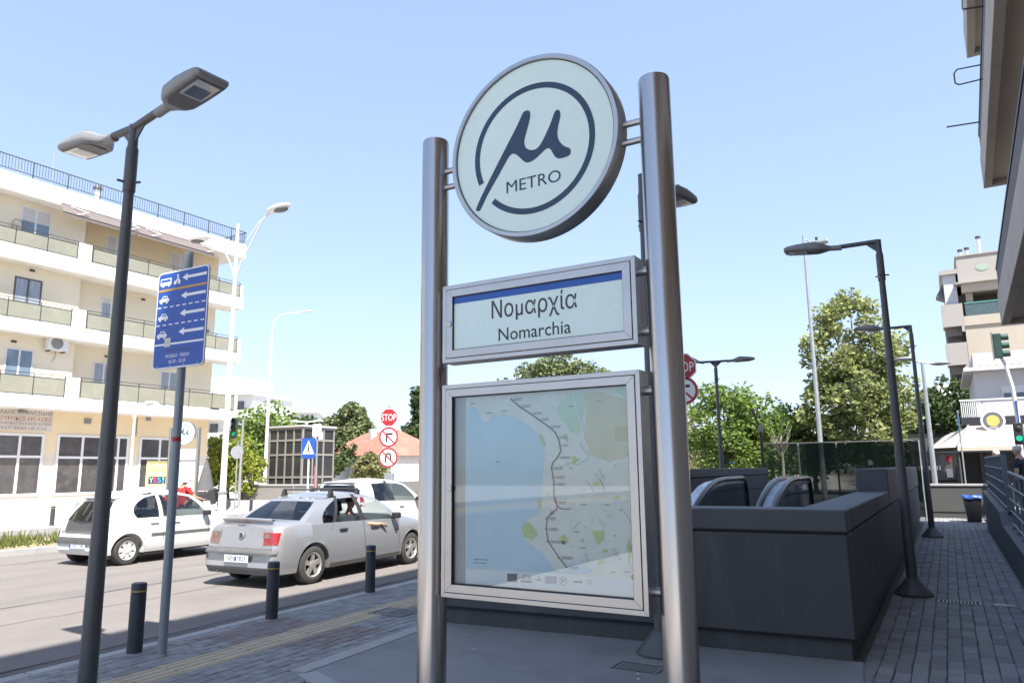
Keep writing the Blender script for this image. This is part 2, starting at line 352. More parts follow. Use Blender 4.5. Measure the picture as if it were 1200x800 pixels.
for k,(x,y,rz,br) in enumerate(cells):
    zj=rnd.uniform(-.003,.003); rj=rz+rnd.uniform(-.025,.025); x+=rnd.uniform(-.004,.004); y+=rnd.uniform(-.004,.004)
    if k<300:
        src=pv2 if br else pv
        if src is None:
            o=proto.build('paver',m_paver2 if br else m_paver,sidewalk,(x,y,zj),rj)
            if br: pv2=o
            else: pv=o
        else:
            o=src.copy(); COL.objects.link(o); o.location=(x,y,zj); o.rotation_euler=(0,0,rj)
        o.scale=(1,.5 if rz else 1,1)
    else:
        Mx=Matrix.Translation((x,y,zj))@Matrix.Rotation(rj,4,'Z')@Matrix.Rotation(rnd.uniform(-.008,.008),4,'X')@Matrix.Diagonal((1,.5 if rz else 1,1,1))
        paver_mesh(field2 if br else field,Mx)
tag(field.build('paver_field',m_paver,sidewalk),kind='stuff'); tag(field2.build('brown_paver_field',m_paver2,sidewalk),kind='stuff')
# tactile guidance tiles with four ribs
tm=MB(); tm.box(TA0,TA1,.003,.397,-.05,-.002)
for k in range(4):
    c=TA0+.05+k*.1; tm.prism([(c-.028,-.002),(c+.028,-.002),(c+.018,.006),(c-.018,.006)],.003,.397,'xz')
t0=None
for k in range(40):
    b=1.0+k*.4
    if t0 is None: t0=o=tm.build('tactile_tile',m_tact,sidewalk,rw(0,b),RA)
    else:
        o=t0.copy(); COL.objects.link(o); o.location=rw(0,b,rnd.uniform(-.001,.001))
# unseen pale paving behind the viewpoint, added to bounce light onto the metro sign
fc_=MB(); fc_.add([rw(KA+.16,-30,-.006),(14,-30,-.006),(14,1.6,-.006),(-6.2,2.2,-.006)],[(0,1,2,3)]); tag(fc_.build('bounce_paving',m_farpave),kind='structure')
# drain grates and covers
def grate(x,y,w,d,rz,label):
    t=thing('drain_grate',label,'drain cover',(x,y,.004),rz,'metal covers in the pavement')
    m=MB(); m.box(-w/2,w/2,-d/2,-d/2+.02,-.02,.006).box(-w/2,w/2,d/2-.02,d/2,-.02,.006).box(-w/2,-w/2+.02,-d/2+.02,d/2-.02,-.02,.006).box(w/2-.02,w/2,-d/2+.02,d/2-.02,-.02,.006); m.build('frame',m_steeld,t)
    MB().box(-w/2+.02,w/2-.02,-d/2+.02,d/2-.02,-.02,-.001).build('pit',m_crack,t)
    n=int(w/.04); bar=None
    for k in range(1,n):
        c=-w/2+.02+k*(w-.04)/n
        if bar is None: bar=MB().box(-.008,.008,-d/2+.021,d/2-.021,-.001,.005).build('bar',m_steeld,t,(c,0,0))
        else: o=bar.copy(); COL.objects.link(o); o.location=(c,0,0)
grate(-.05,10.95,.46,.22,0,'small slotted drain grate in the path beside the first lamp post base')
grate(.06,20.25,.46,.22,0,'small slotted drain grate in the path beside the farther lamp post base')
grate(-2.44,6.22,.42,.26,0,'slotted drain grate in the platform in front of a cone shaped lamp base')
grate(*rw(-5.5,7.55)[:2],.5,.42,RA,'square rusty cover in the paving left of the metro sign post')
def cover(x,y,w,d,label):
    t=thing('access_cover',label,'drain cover',(x,y,.002),0,'metal covers in the pavement'); MB().box(-w/2,w/2,-d/2,d/2,-.02,.004).build('plate',m_paver2,t,bevel=.003); MB().box(-w/2+.03,w/2-.03,-d/2+.03,d/2-.03,.004,.007).build('tread',m_steeld,t)
cover(.42,10.95,.28,.24,'brownish square cover plate in the path near the ramp wall')
# traffic island, far pavement
isl=MB(); isl.box(-20.6,-17.9,-60,120,-.3,.0); island=tag(isl.build('traffic_island',m_kerb,None,(0,0,0),RA),kind='structure')
MB().box(-20.35,-18.15,-60,120,-.1,.02).build('soil_bed',MAT('dry_soil',(.33,.26,.17),.95,var=.2,scale=3,bump=.5,bscale=20,spec=.1),island)
gr=MB(); r2=random.Random(3)
for k in range(1800):
    a=r2.uniform(-20.3,-18.2); b=r2.choice([r2.uniform(2,14),r2.gauss(7.5,1.2),r2.gauss(10.5,.8)]); h=r2.uniform(.06,.28)*(1.6 if r2.random()<.15 else 1); th=r2.uniform(0,6.28); q=.012+.02*r2.random(); lx,ly=r2.gauss(0,.08),r2.gauss(0,.08)
    p=Vector(rw(a,b,.02)); d=Vector((math.cos(th),math.sin(th),0))*q
    gr.add([p-d,p+d,p+Vector((lx,ly,h))],[(0,1,2)])
tag(gr.build('weeds',MAT('weed_green',(.13,.16,.04),.8,var=.2,island=.4,trans=.3)),'dry grass and weeds growing on the traffic island','grass',kind='stuff')
fs=MB(); fs.box(-90,-24.05,-60,140,-.3,.0); tag(fs.build('far_pavement',m_farpave,None,(0,0,0),RA),kind='structure')
kf=MB(); kf.box(-24.2,-24.0,-60,140,-.3,.012); tag(kf.build('far_kerb',m_kerb,None,(0,0,0),RA),kind='structure')
# cross street and plaza to the north
pz=MB(); pz.add([(-30,60,-.10),(40,28.4,-.10),(60,140,-.10),(-30,160,-.10)],[(0,1,2,3)]); tag(pz.build('plaza',m_farpave),kind='structure')

# ------------------------------------------------------------------ escalator enclosure
en=thing('escalator_enclosure','low anthracite wall with coping round the escalator stairwell behind the metro sign','wall',(-.84,7.26,0))
X0,Y0=-.84,7.26
def wl(poly,z0,z1,name,mat,bev=.012): 
    m=MB(); m.prism([(x-X0,y-Y0) for x,y in poly],z0,z1); return m.build(name,mat,en,bevel=bev)
fl=(-5.16,6.93); fr=(-.84,7.26)
def off(p,dx,dy): return (p[0]+dx,p[1]+dy)
# front wall, battered slightly: plinth, body, coping
wl([off(fl,.03,.05),off(fr,-.04,.05),off(fr,-.04,.42),off(fl,.03,.42)],0,.17,'plinth',m_wall,.006)
wl([fl,fr,off(fr,0,.42),off(fl,0,.42)],.19,1.075,'front_wall',m_wall)
wl([off(fl,.02,.02),off(fr,-.02,.02),off(fr,-.02,.40),off(fl,.02,.40)],.165,1.10,'shadow_joint',m_gap,0)
wl([off(fl,-.012,-.012),off(fr,.012,-.012),off(fr,.012,.44),off(fl,-.012,.44)],1.095,1.295,'front_coping',m_wallc,.018)
# right hand wall
wl([(-1.25,7.69),(-.84,7.69),(-.84,24.8),(-1.25,24.8)],.19,1.075,'side_wall',m_wall)
wl([(-1.22,7.70),(-.875,7.70),(-.875,24.7),(-1.22,24.7)],0,.1895,'plinth',m_wall,.006)
wl([(-1.27,7.705),(-.828,7.705),(-.828,12.68),(-1.27,12.68)],1.0955,1.294,'side_coping',m_wallc,.018)
wl([(-1.22,7.72),(-.87,7.72),(-.87,24.7),(-1.22,24.7)],1.07,1.098,'shadow_joint',m_gap,0)
wl([(-1.275,12.69),(-.822,12.69),(-.822,24.85),(-1.275,24.85)],1.096,1.64,'raised_wall',m_wallc,.02)
# left hand wall
wl([(-5.16,7.38),(-4.75,7.38),(-5.75,20.5),(-6.16,20.5)] if False else [(-5.16,7.38),(-4.75,7.38),(-4.75,23.2),(-5.16,23.2)],0,1.075,'side_wall',m_wall)
wl([(-5.172,7.385),(-4.738,7.385),(-4.738,12.68),(-5.172,12.68)],1.08,1.294,'side_coping',m_wallc,.018)
wl([(-5.172,12.69),(-4.738,12.69),(-4.738,23.25),(-5.172,23.25)],1.08,1.455,'raised_wall',m_wall,.01)
wl([(-5.19,12.68),(-4.72,12.68),(-4.72,23.27),(-5.19,23.27)],1.47,1.655,'raised_coping',m_wallc,.015)
# stairwell floor inside
wl([(-4.74,7.5),(-1.28,7.5),(-1.28,23),(-4.74,23)],.0,.05,'landing',m_wall,0)
# escalators: each balustrade is a stainless deck, a dark panel and a black handrail
m_hand=MAT('black_handrail',(.018,.019,.022),.32,var=.1,coat=.3)
m_deck=MAT('escalator_deck_steel',(.52,.56,.60),.28,metal=.85,var=.06,scale=8)
m_pan=GLASS('balustrade_glass',(.62,.66,.68),1.55,.03)
def balpath(n=14):
    pts=[(7.9,-.25),(9.6,.62),(10.4,1.02)]
    pts=[(y,z) for y,z in [(8.2,-.15),(9.0,.28),(9.8,.70),(10.4,1.0),(10.75,1.17),(11.1,1.30),(11.5,1.41),(11.9,1.465),(12.3,1.485),(13.55,1.49)]]
    for k in range(1,9):
        th=PI/2-k*PI/2/8; pts.append((13.55+.28*math.cos(th),1.21+.28*math.sin(th)))
    pts.append((13.83,.75)); return pts
def balustrade(e,x,side):
    P=balpath()
    MB().tube([(x,y,z) for y,z in P],.042,10).build('handrail',m_hand,e)
    low=[(y,z-.09) for y,z in P[:12]]+[(13.75,1.15),(13.76,.5)]+[(y,z-.75) for y,z in P[:10]][::-1]
    MB().prism(low,x-.008,x+.008,'yz').build('glass_panel',m_pan,e)
    dk=[(y,z-.055) for y,z in P[:11]]; dk2=[(y,z-.085) for y,z in P[:11]]
    d=MB(); xs=(x-.02,x+.02)
    d.prism(dk+dk2[::-1],x-.022,x+.022,'yz'); d.build('guide_rail',m_deck,e)
    sk=[(y,z-.02) for y,z in P[:10]]; s2=[(y,z-.10) for y,z in P[:10]]
    q=MB(); xa,xb=(x-.20*side,x-.055*side); q.prism(sk+s2[::-1],min(xa,xb),max(xa,xb),'yz'); q.build('deck',m_deck,e)
for nm,xl,xr in (('left',-3.22,-2.33),('right',-2.12,-1.45)):
    e=thing('escalator',('escalator with black handrails nearer the street, rising behind the anthracite wall' if nm=='left' else 'escalator beside the raised anthracite wall, in front of the green netting'),'escalator',(0,0,0),0,'escalators in the stairwell')
    balustrade(e,xl,1); (balustrade(e,xr,-1) if nm=='left' else MB().prism([(y,z-.45) for y,z in balpath()[:10]]+[(y,z-.75) for y,z in balpath()[:10]][::-1],-1.30,-1.285,'yz').build('wall_skirt',m_deck,e))
    st=None
    for k in range(14):
        s=MB().box(xl+.06,xr-.06,8.0+k*.28,8.28+k*.28,-.9+k*.10,-.72+k*.10); s.build('step',m_steeld,e)

# ------------------------------------------------------------------ far cross wall, bin, ramp wall and railing
t=thing('cross_wall','low grey concrete wall closing the far end of the paved path','wall',(0,28.2,0))
MB().box(-.62,4.5,0,.3,-.1,.98).build('wall_body',MAT('grey_concrete',(.085,.087,.088),.8,var=.1,scale=2,bump=.15,bscale=80),t,bevel=.01)
MB().box(-.62,4.5,-.03,.33,1.0,1.07).build('coping',m_kerb,t,bevel=.01); MB().box(-.63,4.5,-.015,.315,.98,1.0).build('shadow_joint',m_gap,t); MB().box(-.60,4.5,-.02,0,.18,.21).build('moulding',m_wall,t)
t=thing('waste_bin','black square bin lined with a blue bag at the end of the path','bin',(.5,26.2,0),.05)
m=MB(); lo=.17;hi=.23;h=.74
vs=[(-lo,-lo,0),(lo,-lo,0),(lo,lo,0),(-lo,lo,0),(-hi,-hi,h),(hi,-hi,h),(hi,hi,h),(-hi,hi,h),(-hi+.02,-hi+.02,h),(hi-.02,-hi+.02,h),(hi-.02,hi-.02,h),(-hi+.02,hi-.02,h),(-lo+.02,-lo+.02,.05),(lo-.02,-lo+.02,.05),(lo-.02,lo-.02,.05),(-lo+.02,lo-.02,.05)]
m.add(vs,[(3,2,1,0)]+[(i,(i+1)%4,4+(i+1)%4,4+i) for i in range(4)]+[(4+i,4+(i+1)%4,8+(i+1)%4,8+i) for i in range(4)]+[(8+i,8+(i+1)%4,12+(i+1)%4,12+i) for i in range(4)]+[(12,13,14,15)]); m.build('bin_body',MAT('bin_black',(.02,.021,.023),.45,var=.2),t,bevel=.006)
m=MB(); P=[]
for (s,z) in ((hi-.05,.68),(hi-.005,.78),(hi+.015,.775),(hi+.022,.69)):
    ring=[]
    for k in range(33):
        th=2*PI*k/32; q=max(abs(math.cos(th)),abs(math.sin(th))); ring.append((s*math.cos(th)/q*(1+.02*math.sin(9*th)),s*math.sin(th)/q*(1+.02*math.sin(7*th)),z+.015*math.sin(5*th+z*20)))
    P.append(ring)
m.grid(P); m.build('bag',MAT('blue_bag',(.03,.10,.34),.35,var=.2,scale=12,trans=.2),t)
t=thing('ramp_wall','sloping dark retaining wall of the ramp along the path','wall',(.72,8,0))
m=MB(); m.prism([(-2,-.1),(15.4,-.1),(15.4,.97),(8.2,.80),(7.7,.60),(-2,.42)],0,.26,'yz'); m.build('wall_body',m_wall,t,bevel=.015)
m=MB(); m.prism([(15.42,.975),(8.19,.805),(7.68,.605),(-2,.425),(-2,.45),(7.68,.635),(8.19,.835),(15.42,1.005)],-.015,.275,'yz'); m.build('coping',m_wallc,t,bevel=.004)
MB().box(.26,3.0,-2,19.6,-.1,.40).build('ramp_deck',m_plat,t)
m_railp=MAT('rail_paint_blue_grey',(.13,.155,.19),.4,var=.1,scale=8,metal=.3)
def railing(lbl,y0,y1,zb0,zb1,zt0,zt1,n,x=.86,thick=False):
    t=thing('ramp_railing',lbl,'railing',(x,y0,0),0,'steel railings on the ramp wall')
    for k in range(n+1):
        f=k/n; y=f*(y1-y0); m=MB(); w=.022
        m.box(-w,w,y-w*.5,y+w*.5,zb0+(zb1-zb0)*f,zt0+(zt1-zt0)*f-.02); m.build('post',m_railp,t); MB().box(-.05,.05,y-.05,y+.05,zb0+(zb1-zb0)*f-.02,zb0+(zb1-zb0)*f+.015).build('foot_plate',m_railp,t)
    for f in (.08,.30,.52,.76):
        MB().cyl((-.03,0,zb0+(zt0-zb0)*f),(-.03,y1-y0,zb1+(zt1-zb1)*f),.014,8).build('rail',m_railp,t)
    MB().tube([(0,-.03,zt0),(0,y1-y0+.03,zt1)],.026,10).build('top_rail',m_railp,t)
    MB().box(-.04,.04,-.05,.0,zb0-.05,zt0+.02).build('end_post',m_railp,t,bevel=.005)
railing('blue grey steel railing on the higher part of the ramp wall',15.9,23.3,.83,1.0,1.84,1.86,10)
railing('blue grey steel railing at the picture edge on the lower ramp wall',9.4,15.0,.53,.64,1.42,1.55,6)

# ------------------------------------------------------------------ apartment block at the path (casts the shade)
t=thing('apartment_block','tall grey and beige apartment block with deep balconies above the ramp','building',(.93,0,0),-R(1.15))
m_bgrey=MAT('balcony_grey_render',(.44,.395,.35),.85,var=.08,scale=1.2,bump=.1,bscale=60,dirt=(.22,.20,.18,.5),dscale=.7)
m_bsoff=MAT('beige_soffit',(.56,.48,.39),.85,var=.06,scale=1.0)
m_peb=MAT('pebble_dash',(.17,.165,.165),.95,var=.3,scale=30,bump=.8,bscale=60)
MB().box(1.5,14,-4.3,19.0,-.1,18.2).build('wall',MAT('block_wall',(.36,.33,.30),.9,var=.07,scale=1),t)  # unseen south end cut short so sun reaches the ground behind the viewpoint
for k,z in enumerate((4.86,8.08,11.36,14.6)):
    d=[0,.02,.0,.0][k]
    m=MB(); m.box(.161,1.5,-4.3,19.189,z,z+.22); m.build('balcony_soffit',m_bsoff,t)
    m=MB(); m.box(0,.16,-4.3,19.35,z-.12,z+.60); m.box(.16,1.5,19.19,19.35,z-.12,z+.6); m.build('balcony_edge_beam',m_bgrey,t,bevel=.01)
    m=MB(); m.box(.035,.10,-4.3,19.30,z+.602,z+1.12); m.build('balcony_parapet',m_peb if k<2 else m_bgrey,t,bevel=.01)
    MB().box(.02,.06,-4.3,19.3,z+1.13,z+1.18).build('parapet_rail',m_rail,t)
# unseen roof slab, edge skewed to lay the long shade line over pavement and road
m=MB(); m.prism([(.16+.063*4.4,-4.4),(.16-.063*19.3,19.3),(14,19.3),(14,-4.4)],18.25,18.95); m.build('roof_slab',m_bgrey,t)
for y,z in ((16.4,8.08),(11.5,8.08)):
    m=MB(); m.lathe([(.02,0),(.16,-.02),(.17,-.06),(.10,-.10),(.02,-.11)],20,M=Matrix.Translation((.85,y,z-.005))); m.build('ceiling_lamp',m_white,t)
for y,z,L in ((18.2,9.12,.55),(18.25,12.40,.5),(13.4,9.14,.2)):
    MB().tube([(.06,y,z),(-.05-L,y,z+.05)],.016,6).build('clothes_line_arm',m_rail,t)
m=MB(); m.tube([(.06,15.6,9.19),(-.36,15.6,9.22),(-.42,15.6,9.15),(-.42,15.6,8.95),(-.36,15.6,8.9),(.06,15.6,8.9)],.014,6); m.build('wall_bracket',m_rail,t)

# ------------------------------------------------------------------ metro totem
TX,TY=-1.67,3.10
tot=thing('metro_sign','tall steel metro sign with round logo, station name box and map case','sign',(TX,TY,0))
for x in (-.64,.64):
    p=MB(); p.lathe([(.074,0.0),(.074,3.485),(.070,3.497),(.062,3.50)],40); p.build('pole',m_steel,tot,(x,0,0)); 
    MB().lathe([(.15,0.008),(.15,.024),(.08,.026)],32).build('base_plate',m_steelh,tot,(x,0,0))
    MB().box(-.004,.004,-.004,.004,.0,.01).v
ZC=3.30; RD=.4825
MX=lambda x,y,z:Matrix.Translation((x,y,z))@Matrix.Rotation(R(90),4,'X')     # lathe axis -> -y
drum=MB(); drum.lathe([(.40,-.055),(.478,-.055),(.4825,-.05),(.4825,.052),(.478,.058),(.458,.058),(.455,.052),(.455,.040),(.40,.040)],96,M=MX(0,-.01,ZC)); drum.build('roundel_drum',m_steelh,tot)
fc=MB(); fc.lathe([(.10,.040),(.4548,.040),(.4548,.0455),(.10,.0455)],96,M=MX(0,-.01,ZC)); face=fc.build('roundel_face',m_opal,tot)
MB().lathe([(.4535,.0457),(.4546,.0457),(.4546,.0475),(.4510,.0475)],96,M=MX(0,-.01,ZC),close=True).build('gasket',m_gap,tot)
fy=-.01-.0455
def ring_arc(cx,cz,r0,r1,a0,a1,n,y,mat,name,parent):
    m=MB(); A=[(a0+(a1-a0)*i/n) for i in range(n+1)]
    m.grid([[(cx+r*math.cos(R(a)),y,cz+r*math.sin(R(a))) for a in A] for r in (r1,r0)],0,False); return m.build(name,mat,parent)
ring_arc(.008,ZC-.016,.3165,.3475,-135,203,100,fy-.0012,m_navy,'logo_ring',face)
MU=[(-.323,-.287),(-.332,-.272),(-.286,-.190),(-.199,-.055),(-.136,.041),(-.086,.115),(-.047,.182),(-.034,.193),(-.018,.195),(-.004,.186),(.000,.168),(-.006,.135),(-.021,.087),(-.035,.045),(-.037,.017),(-.029,-.006),(-.010,-.022),(.018,-.029),(.040,-.023),(.058,-.006),(.075,.018),(.111,.080),(.135,.134),(.146,.149),(.158,.150),(.168,.140),(.171,.115),(.160,.072),(.152,.030),(.156,-.003),(.172,-.034),(.195,-.056),(.214,-.066),(.222,-.078),(.222,-.096),(.212,-.106),(.190,-.110),(.165,-.110),(.146,-.103),(.131,-.086),(.119,-.062),(.108,-.044),(.094,-.040),(.078,-.045),(.050,-.064),(.016,-.083),(-.014,-.089),(-.038,-.080),(-.066,-.050),(-.086,-.030),(-.104,-.021),(-.122,-.025),(-.145,-.052),(-.2,-.128),(-.263,-.214),(-.300,-.276),(-.311,-.288)]
def smooth(P,k=3):
    n=len(P);out=[]
    for i in range(n):
        p0,p1,p2,p3=[Vector(P[(i+j)%n]) for j in (-1,0,1,2)]
        for s in range(k):
            t=s/k; q=.5*((2*p1)+(-p0+p2)*t+(2*p0-5*p1+4*p2-p3)*t*t+(-p0+3*p1-3*p2+p3)*t**3); out.append((q.x,q.y))
    return out
m=MB(); m.prism([(x,z+ZC) for x,z in smooth(MU)],fy-.0004,fy-.0016,'xz'); m.build('logo_mark',m_navy,face)
text(face,'lettering','METRO',m_navy,(-.146,fy-.0014,ZC-.228),.063,.312)
for s in (-1,1):
    for z in (3.305,3.212): MB().cyl((s*.462,-.0,z),(s*.60,0,z),.016,14).build('bracket_rod',m_steelh,tot)
def case(zc,w,h,dep,name,fr1,fr2,x=0.0):
    """shallow steel display case: body, outer frame, door frame"""
    x0,x1=x-w/2,x+w/2; z0,z1=zc-h/2,zc+h/2; yb,yf=.035,-.07
    MB().box(x0+.004,x1-.004,yf+(.045 if name=='map_case' else .02),yb,z0+.004,z1-.004).build(name+'_body',m_steelh if False else m_steeld,tot,bevel=.004)
    def frame(a0,a1,b0,b1,t,ya,yb_,nm,mat,bev):
        m=MB(); m.prism([(a0,b0),(a1,b0),(a1-t,b0+t),(a0+t,b0+t)],ya,yb_,'xz'); m.prism([(a1,b0),(a1,b1),(a1-t,b1-t),(a1-t,b0+t)],ya,yb_,'xz'); m.prism([(a1,b1),(a0,b1),(a0+t,b1-t),(a1-t,b1-t)],ya,yb_,'xz'); m.prism([(a0,b1),(a0,b0),(a0+t,b0+t),(a0+t,b1-t)],ya,yb_,'xz'); return m.build(nm,mat,tot,bevel=bev)
    frame(x0,x1,z0,z1,fr1,yf,yb+.002,name+'_outer_frame',m_steelh,.0015)
    g=.004; frame(x0+fr1,x1-fr1,z0+fr1,z1-fr1,.003,yf+.004,yf+.03,name+'_gasket',m_gap,0)
    e=fr1+.003
    frame(x0+e,x1-e,z0+e,z1-e,fr2,yf-.003,yf+.0185,name+'_door_frame',m_steelh,.0015)
    q=e+fr2; frame(x0+q,x1-q,z0+q,z1-q,.004,yf+.006,yf+.018,name+'_seal',m_gap,0)
    return x0+q+.004,x1-q-.004,z0+q+.004,z1-q-.004,yf
x0,x1,z0,z1,yf=case(2.428,1.07,.408,.1,'name_box',.022,.038)
fp=MB(); fp.box(x0,x1,yf+.010,yf+.0195,z0,z1); np_=fp.build('name_panel',m_opal,tot)
MB().box(x0,x1,yf+.0085,yf+.0098,z1-.034,z1).build('blue_band',MAT('band_blue',(.022,.11,.42),.45,var=.04),np_)
text(np_,'lettering','Νομαρχία',m_ink,(-1.908-TX,yf+.009,2.402),.121,.475,bold=.004); text(np_,'lettering','Nomarchia',m_ink,(-1.868-TX,yf+.009,2.309),.064,.40,bold=.004)
m=MB(); m.lathe([(.016,0),(.016,.006),(.008,.008),(.003,.008)],20,M=MX(-2.162-TX,yf-.003,2.427)); m.build('lock',m_steelh,tot)
x0,x1,z0,z1,yf=case(1.590,1.07,1.04,.1,'map_case',.022,.038)
pb=MB(); pb.box(x0,x1,yf+.030,yf+.034,z0,z1); mapb=pb.build('map_backing',MAT('map_white',(.62,.66,.68),.6,var=.03),tot)
m=MB(); m.lathe([(.016,0),(.016,.006),(.008,.008),(.003,.008)],20,M=MX(-2.155-TX,yf-.003,1.592)); m.build('lock',m_steelh,tot)
YM=yf+.030
def lay(poly,mat,k,name): 
    m=MB(); m.prism([(a-TX if a<-1 else a,b) for a,b in poly],YM-.0006*k,YM-.0006*k-.0003,'xz'); return m.build(name,mat,mapb)
m_sea=MAT('map_sea',(.45,.68,.82),.6,var=.05,scale=4); m_land=MAT('map_land',(.72,.76,.71),.6,var=.10,scale=14); m_park=MAT('map_green',(.48,.70,.50),.6,var=.08,scale=8); m_hill=MAT('map_hill',(.60,.58,.38),.6,var=.10,scale=9); m_hill2=MAT('map_hill_dark',(.50,.47,.24),.6,var=.1,scale=9); m_gr=MAT('map_grove',(.42,.60,.20),.6,var=.1,scale=12); m_mline=MAT('map_line',(.07,.03,.06),.5,var=0); m_mred=MAT('map_line_red',(.35,.05,.08),.5,var=0); m_mgry=MAT('map_text',(.12,.14,.17),.6,var=0); m_mroad=MAT('map_road',(.78,.80,.82),.6,var=0)
L0,R0_=-2.078,x1+TX
lay([(L0,2.042),(R0_,2.046),(R0_,1.213),(-1.42,1.211),(-1.56,1.216),(L0,1.205)],m_land,1,'land')
SEA=[(-2.076,1.985),(-2.04,2.0),(-2.0,1.97),(-1.980,1.914),(-1.935,1.915),(-1.925,1.964),(-1.9,1.945),(-1.884,1.931),(-1.86,1.95),(-1.843,1.942),(-1.80,1.935),(-1.773,1.922),(-1.725,1.895),(-1.677,1.855),(-1.64,1.805),(-1.629,1.765),(-1.635,1.718),(-1.642,1.652),(-1.649,1.568),(-1.664,1.52),(-1.674,1.474),(-1.705,1.455),(-1.731,1.446),(-1.751,1.405),(-1.742,1.357),(-1.686,1.322),(-1.649,1.298),(-1.622,1.265),(-1.596,1.235),(-1.56,1.219),(-2.076,1.208)]
lay(SEA,m_sea,2,'sea')
lay([(-1.56,1.2195),(-1.50,1.262),(-1.43,1.258),(-1.40,1.235),(-1.43,1.217)],m_sea,2,'bay')
lay([(-1.504,2.03),(-1.413,2.024),(-1.42,1.939),(-1.44,1.86),(-1.452,1.835),(-1.49,1.845),(-1.51,1.88),(-1.544,1.912),(-1.566,1.95),(-1.54,1.985),(-1.523,2.002)],m_park,3,'green_belt')
lay([(-1.413,2.026),(-1.333,2.025),(-1.282,2.006),(-1.22,1.985),(R0_,1.975),(R0_,1.742),(-1.233,1.727),(-1.29,1.715),(-1.352,1.721),(-1.404,1.738),(-1.425,1.818),(-1.411,1.939)],m_hill,4,'hills')
lay([(-1.272,1.867),(R0_,1.865),(R0_,1.796),(-1.274,1.802)],m_hill2,5,'hill_block')
lay([(-1.27,2.036),(R0_,2.04),(R0_,1.985),(-1.23,1.996)],m_park,5,'green_corner')
for nm,P in (('grove',[(-1.74,1.437),(-1.713,1.432),(-1.674,1.387),(-1.704,1.358),(-1.742,1.369),(-1.758,1.405)]),('grove',[(-1.397,1.408),(-1.339,1.41),(-1.343,1.372),(-1.373,1.348)]),('grove',[(-1.566,1.371),(-1.538,1.388),(-1.516,1.365),(-1.539,1.337)]),('grove',[(-1.66,1.84),(-1.645,1.845),(-1.625,1.80),(-1.635,1.78)]),('grove',[(-1.53,1.84),(-1.515,1.842),(-1.505,1.80),(-1.525,1.815)]),('grove',[(-1.675,1.53),(-1.66,1.54),(-1.652,1.50),(-1.665,1.505)]),('grove',[(-1.49,1.735),(-1.47,1.74),(-1.46,1.715),(-1.48,1.695)]),('grove',[(-1.235,1.35),(-1.222,1.39),(-1.215,1.33),(-1.228,1.27)]),('grove',[(-1.38,1.62),(-1.36,1.625),(-1.355,1.605),(-1.385,1.605)])): lay(P,m_gr,6,nm)
r5=random.Random(5)
for k in range(26):
    cx,cz=r5.uniform(-1.62,-1.25),r5.uniform(1.25,1.72); q=r5.uniform(.004,.014); lay([(cx-q,cz-q*.6),(cx+q,cz-q*.3),(cx+q*.6,cz+q*.7),(cx-q*.5,cz+q*.5)],m_gr if r5.random()<.7 else m_park,6,'garden')
def pline(P,w,mat,k,name):
    m=MB(); up=[];dn=[]
    for i,(a,b) in enumerate(P):
        p,q=P[max(i-1,0)],P[min(i+1,len(P)-1)]; d=Vector((q[0]-p[0],q[1]-p[1])).normalized(); up.append((a-TX-d.y*w,YM-.0006*k,b+d.x*w)); dn.append((a-TX+d.y*w,YM-.0006*k,b-d.x*w))
    m.grid([up,dn],0,False); return m.build(name,mat,mapb)
pline([(-1.47,2.03),(-1.46,1.95),(-1.435,1.88),(-1.42,1.80),(-1.39,1.74),(-1.35,1.71)],.003,m_mroad,7,'ring_road')
for k in range(46):
    a,b=r5.uniform(-1.6,-1.22),r5.uniform(1.23,1.75); th=r5.choice([.6,-.9,2.3])+r5.gauss(0,.15); l=r5.uniform(.04,.16); pline([(a,b),(a+l*math.cos(th)*.5,b+l*math.sin(th)*.5)],.0009,m_mroad if k%3 else m_mgry,7,'street') if a+l*math.cos(th)*.5<-1.2 else None
ML=[(-1.807,2.017),(-1.763,1.981),(-1.704,1.944),(-1.657,1.913),(-1.605,1.877),(-1.577,1.856),(-1.557,1.826),(-1.547,1.789),(-1.545,1.761),(-1.562,1.733),(-1.588,1.709),(-1.593,1.685),(-1.587,1.644),(-1.583,1.612),(-1.585,1.556),(-1.573,1.529),(-1.570,1.500),(-1.595,1.483),(-1.623,1.456),(-1.628,1.409),(-1.619,1.354),(-1.566,1.286),(-1.526,1.245)]
pline(ML[:12],.0032,m_mline,8,'metro_line'); pline(ML[11:],.0026,m_mline,8,'metro_line'); pline([(-1.584,1.541),(-1.569,1.517),(-1.549,1.500),(-1.499,1.501)],.0022,m_mred,8,'metro_branch'); pline(ML[11:18],.0013,m_mred,9,'metro_line_red')
for i in (0,1,2,3,4,6,7,9,11,12,13,15,18,19,20,21,22):
    a,b=ML[i]; lay([(a-.005,b-.003),(a+.005,b-.003),(a+.005,b+.003),(a-.005,b+.003)],m_mline,10,'station')
    w=r5.uniform(.03,.06); lay([(a+.012,b+.001),(a+.012+w,b+.001),(a+.012+w,b+.004),(a+.012,b+.004)],m_mgry,7,'station_text'); lay([(a+.014,b-.006),(a+.008+w,b-.006),(a+.008+w,b-.003),(a+.014,b-.003)],m_mgry,7,'station_text')
ring_arc(-1.595-TX,1.483,.0045,.0075,0,360,20,YM-.0075,m_navy,'interchange',mapb)
for (a,b,w) in ((-2.05,2.008,.03),(-1.9,1.715,.022),(-1.45,1.52,.03),(-1.33,1.52,.02),(-1.49,1.40,.03),(-1.46,1.33,.03),(-1.25,1.24,.03),(-1.31,1.235,.02),(-1.95,1.955,.03),(-1.86,1.96,.03),(-1.5,1.965,.03),(-1.36,1.98,.03),(-2.03,1.253,.09),(-2.03,1.237,.075)):
    lay([(a,b),(a+w,b),(a+w,b+.0035),(a,b+.0035)],m_mgry,7,'caption')
m_foot=MAT('map_footer',(.76,.83,.86),.6,var=.02)
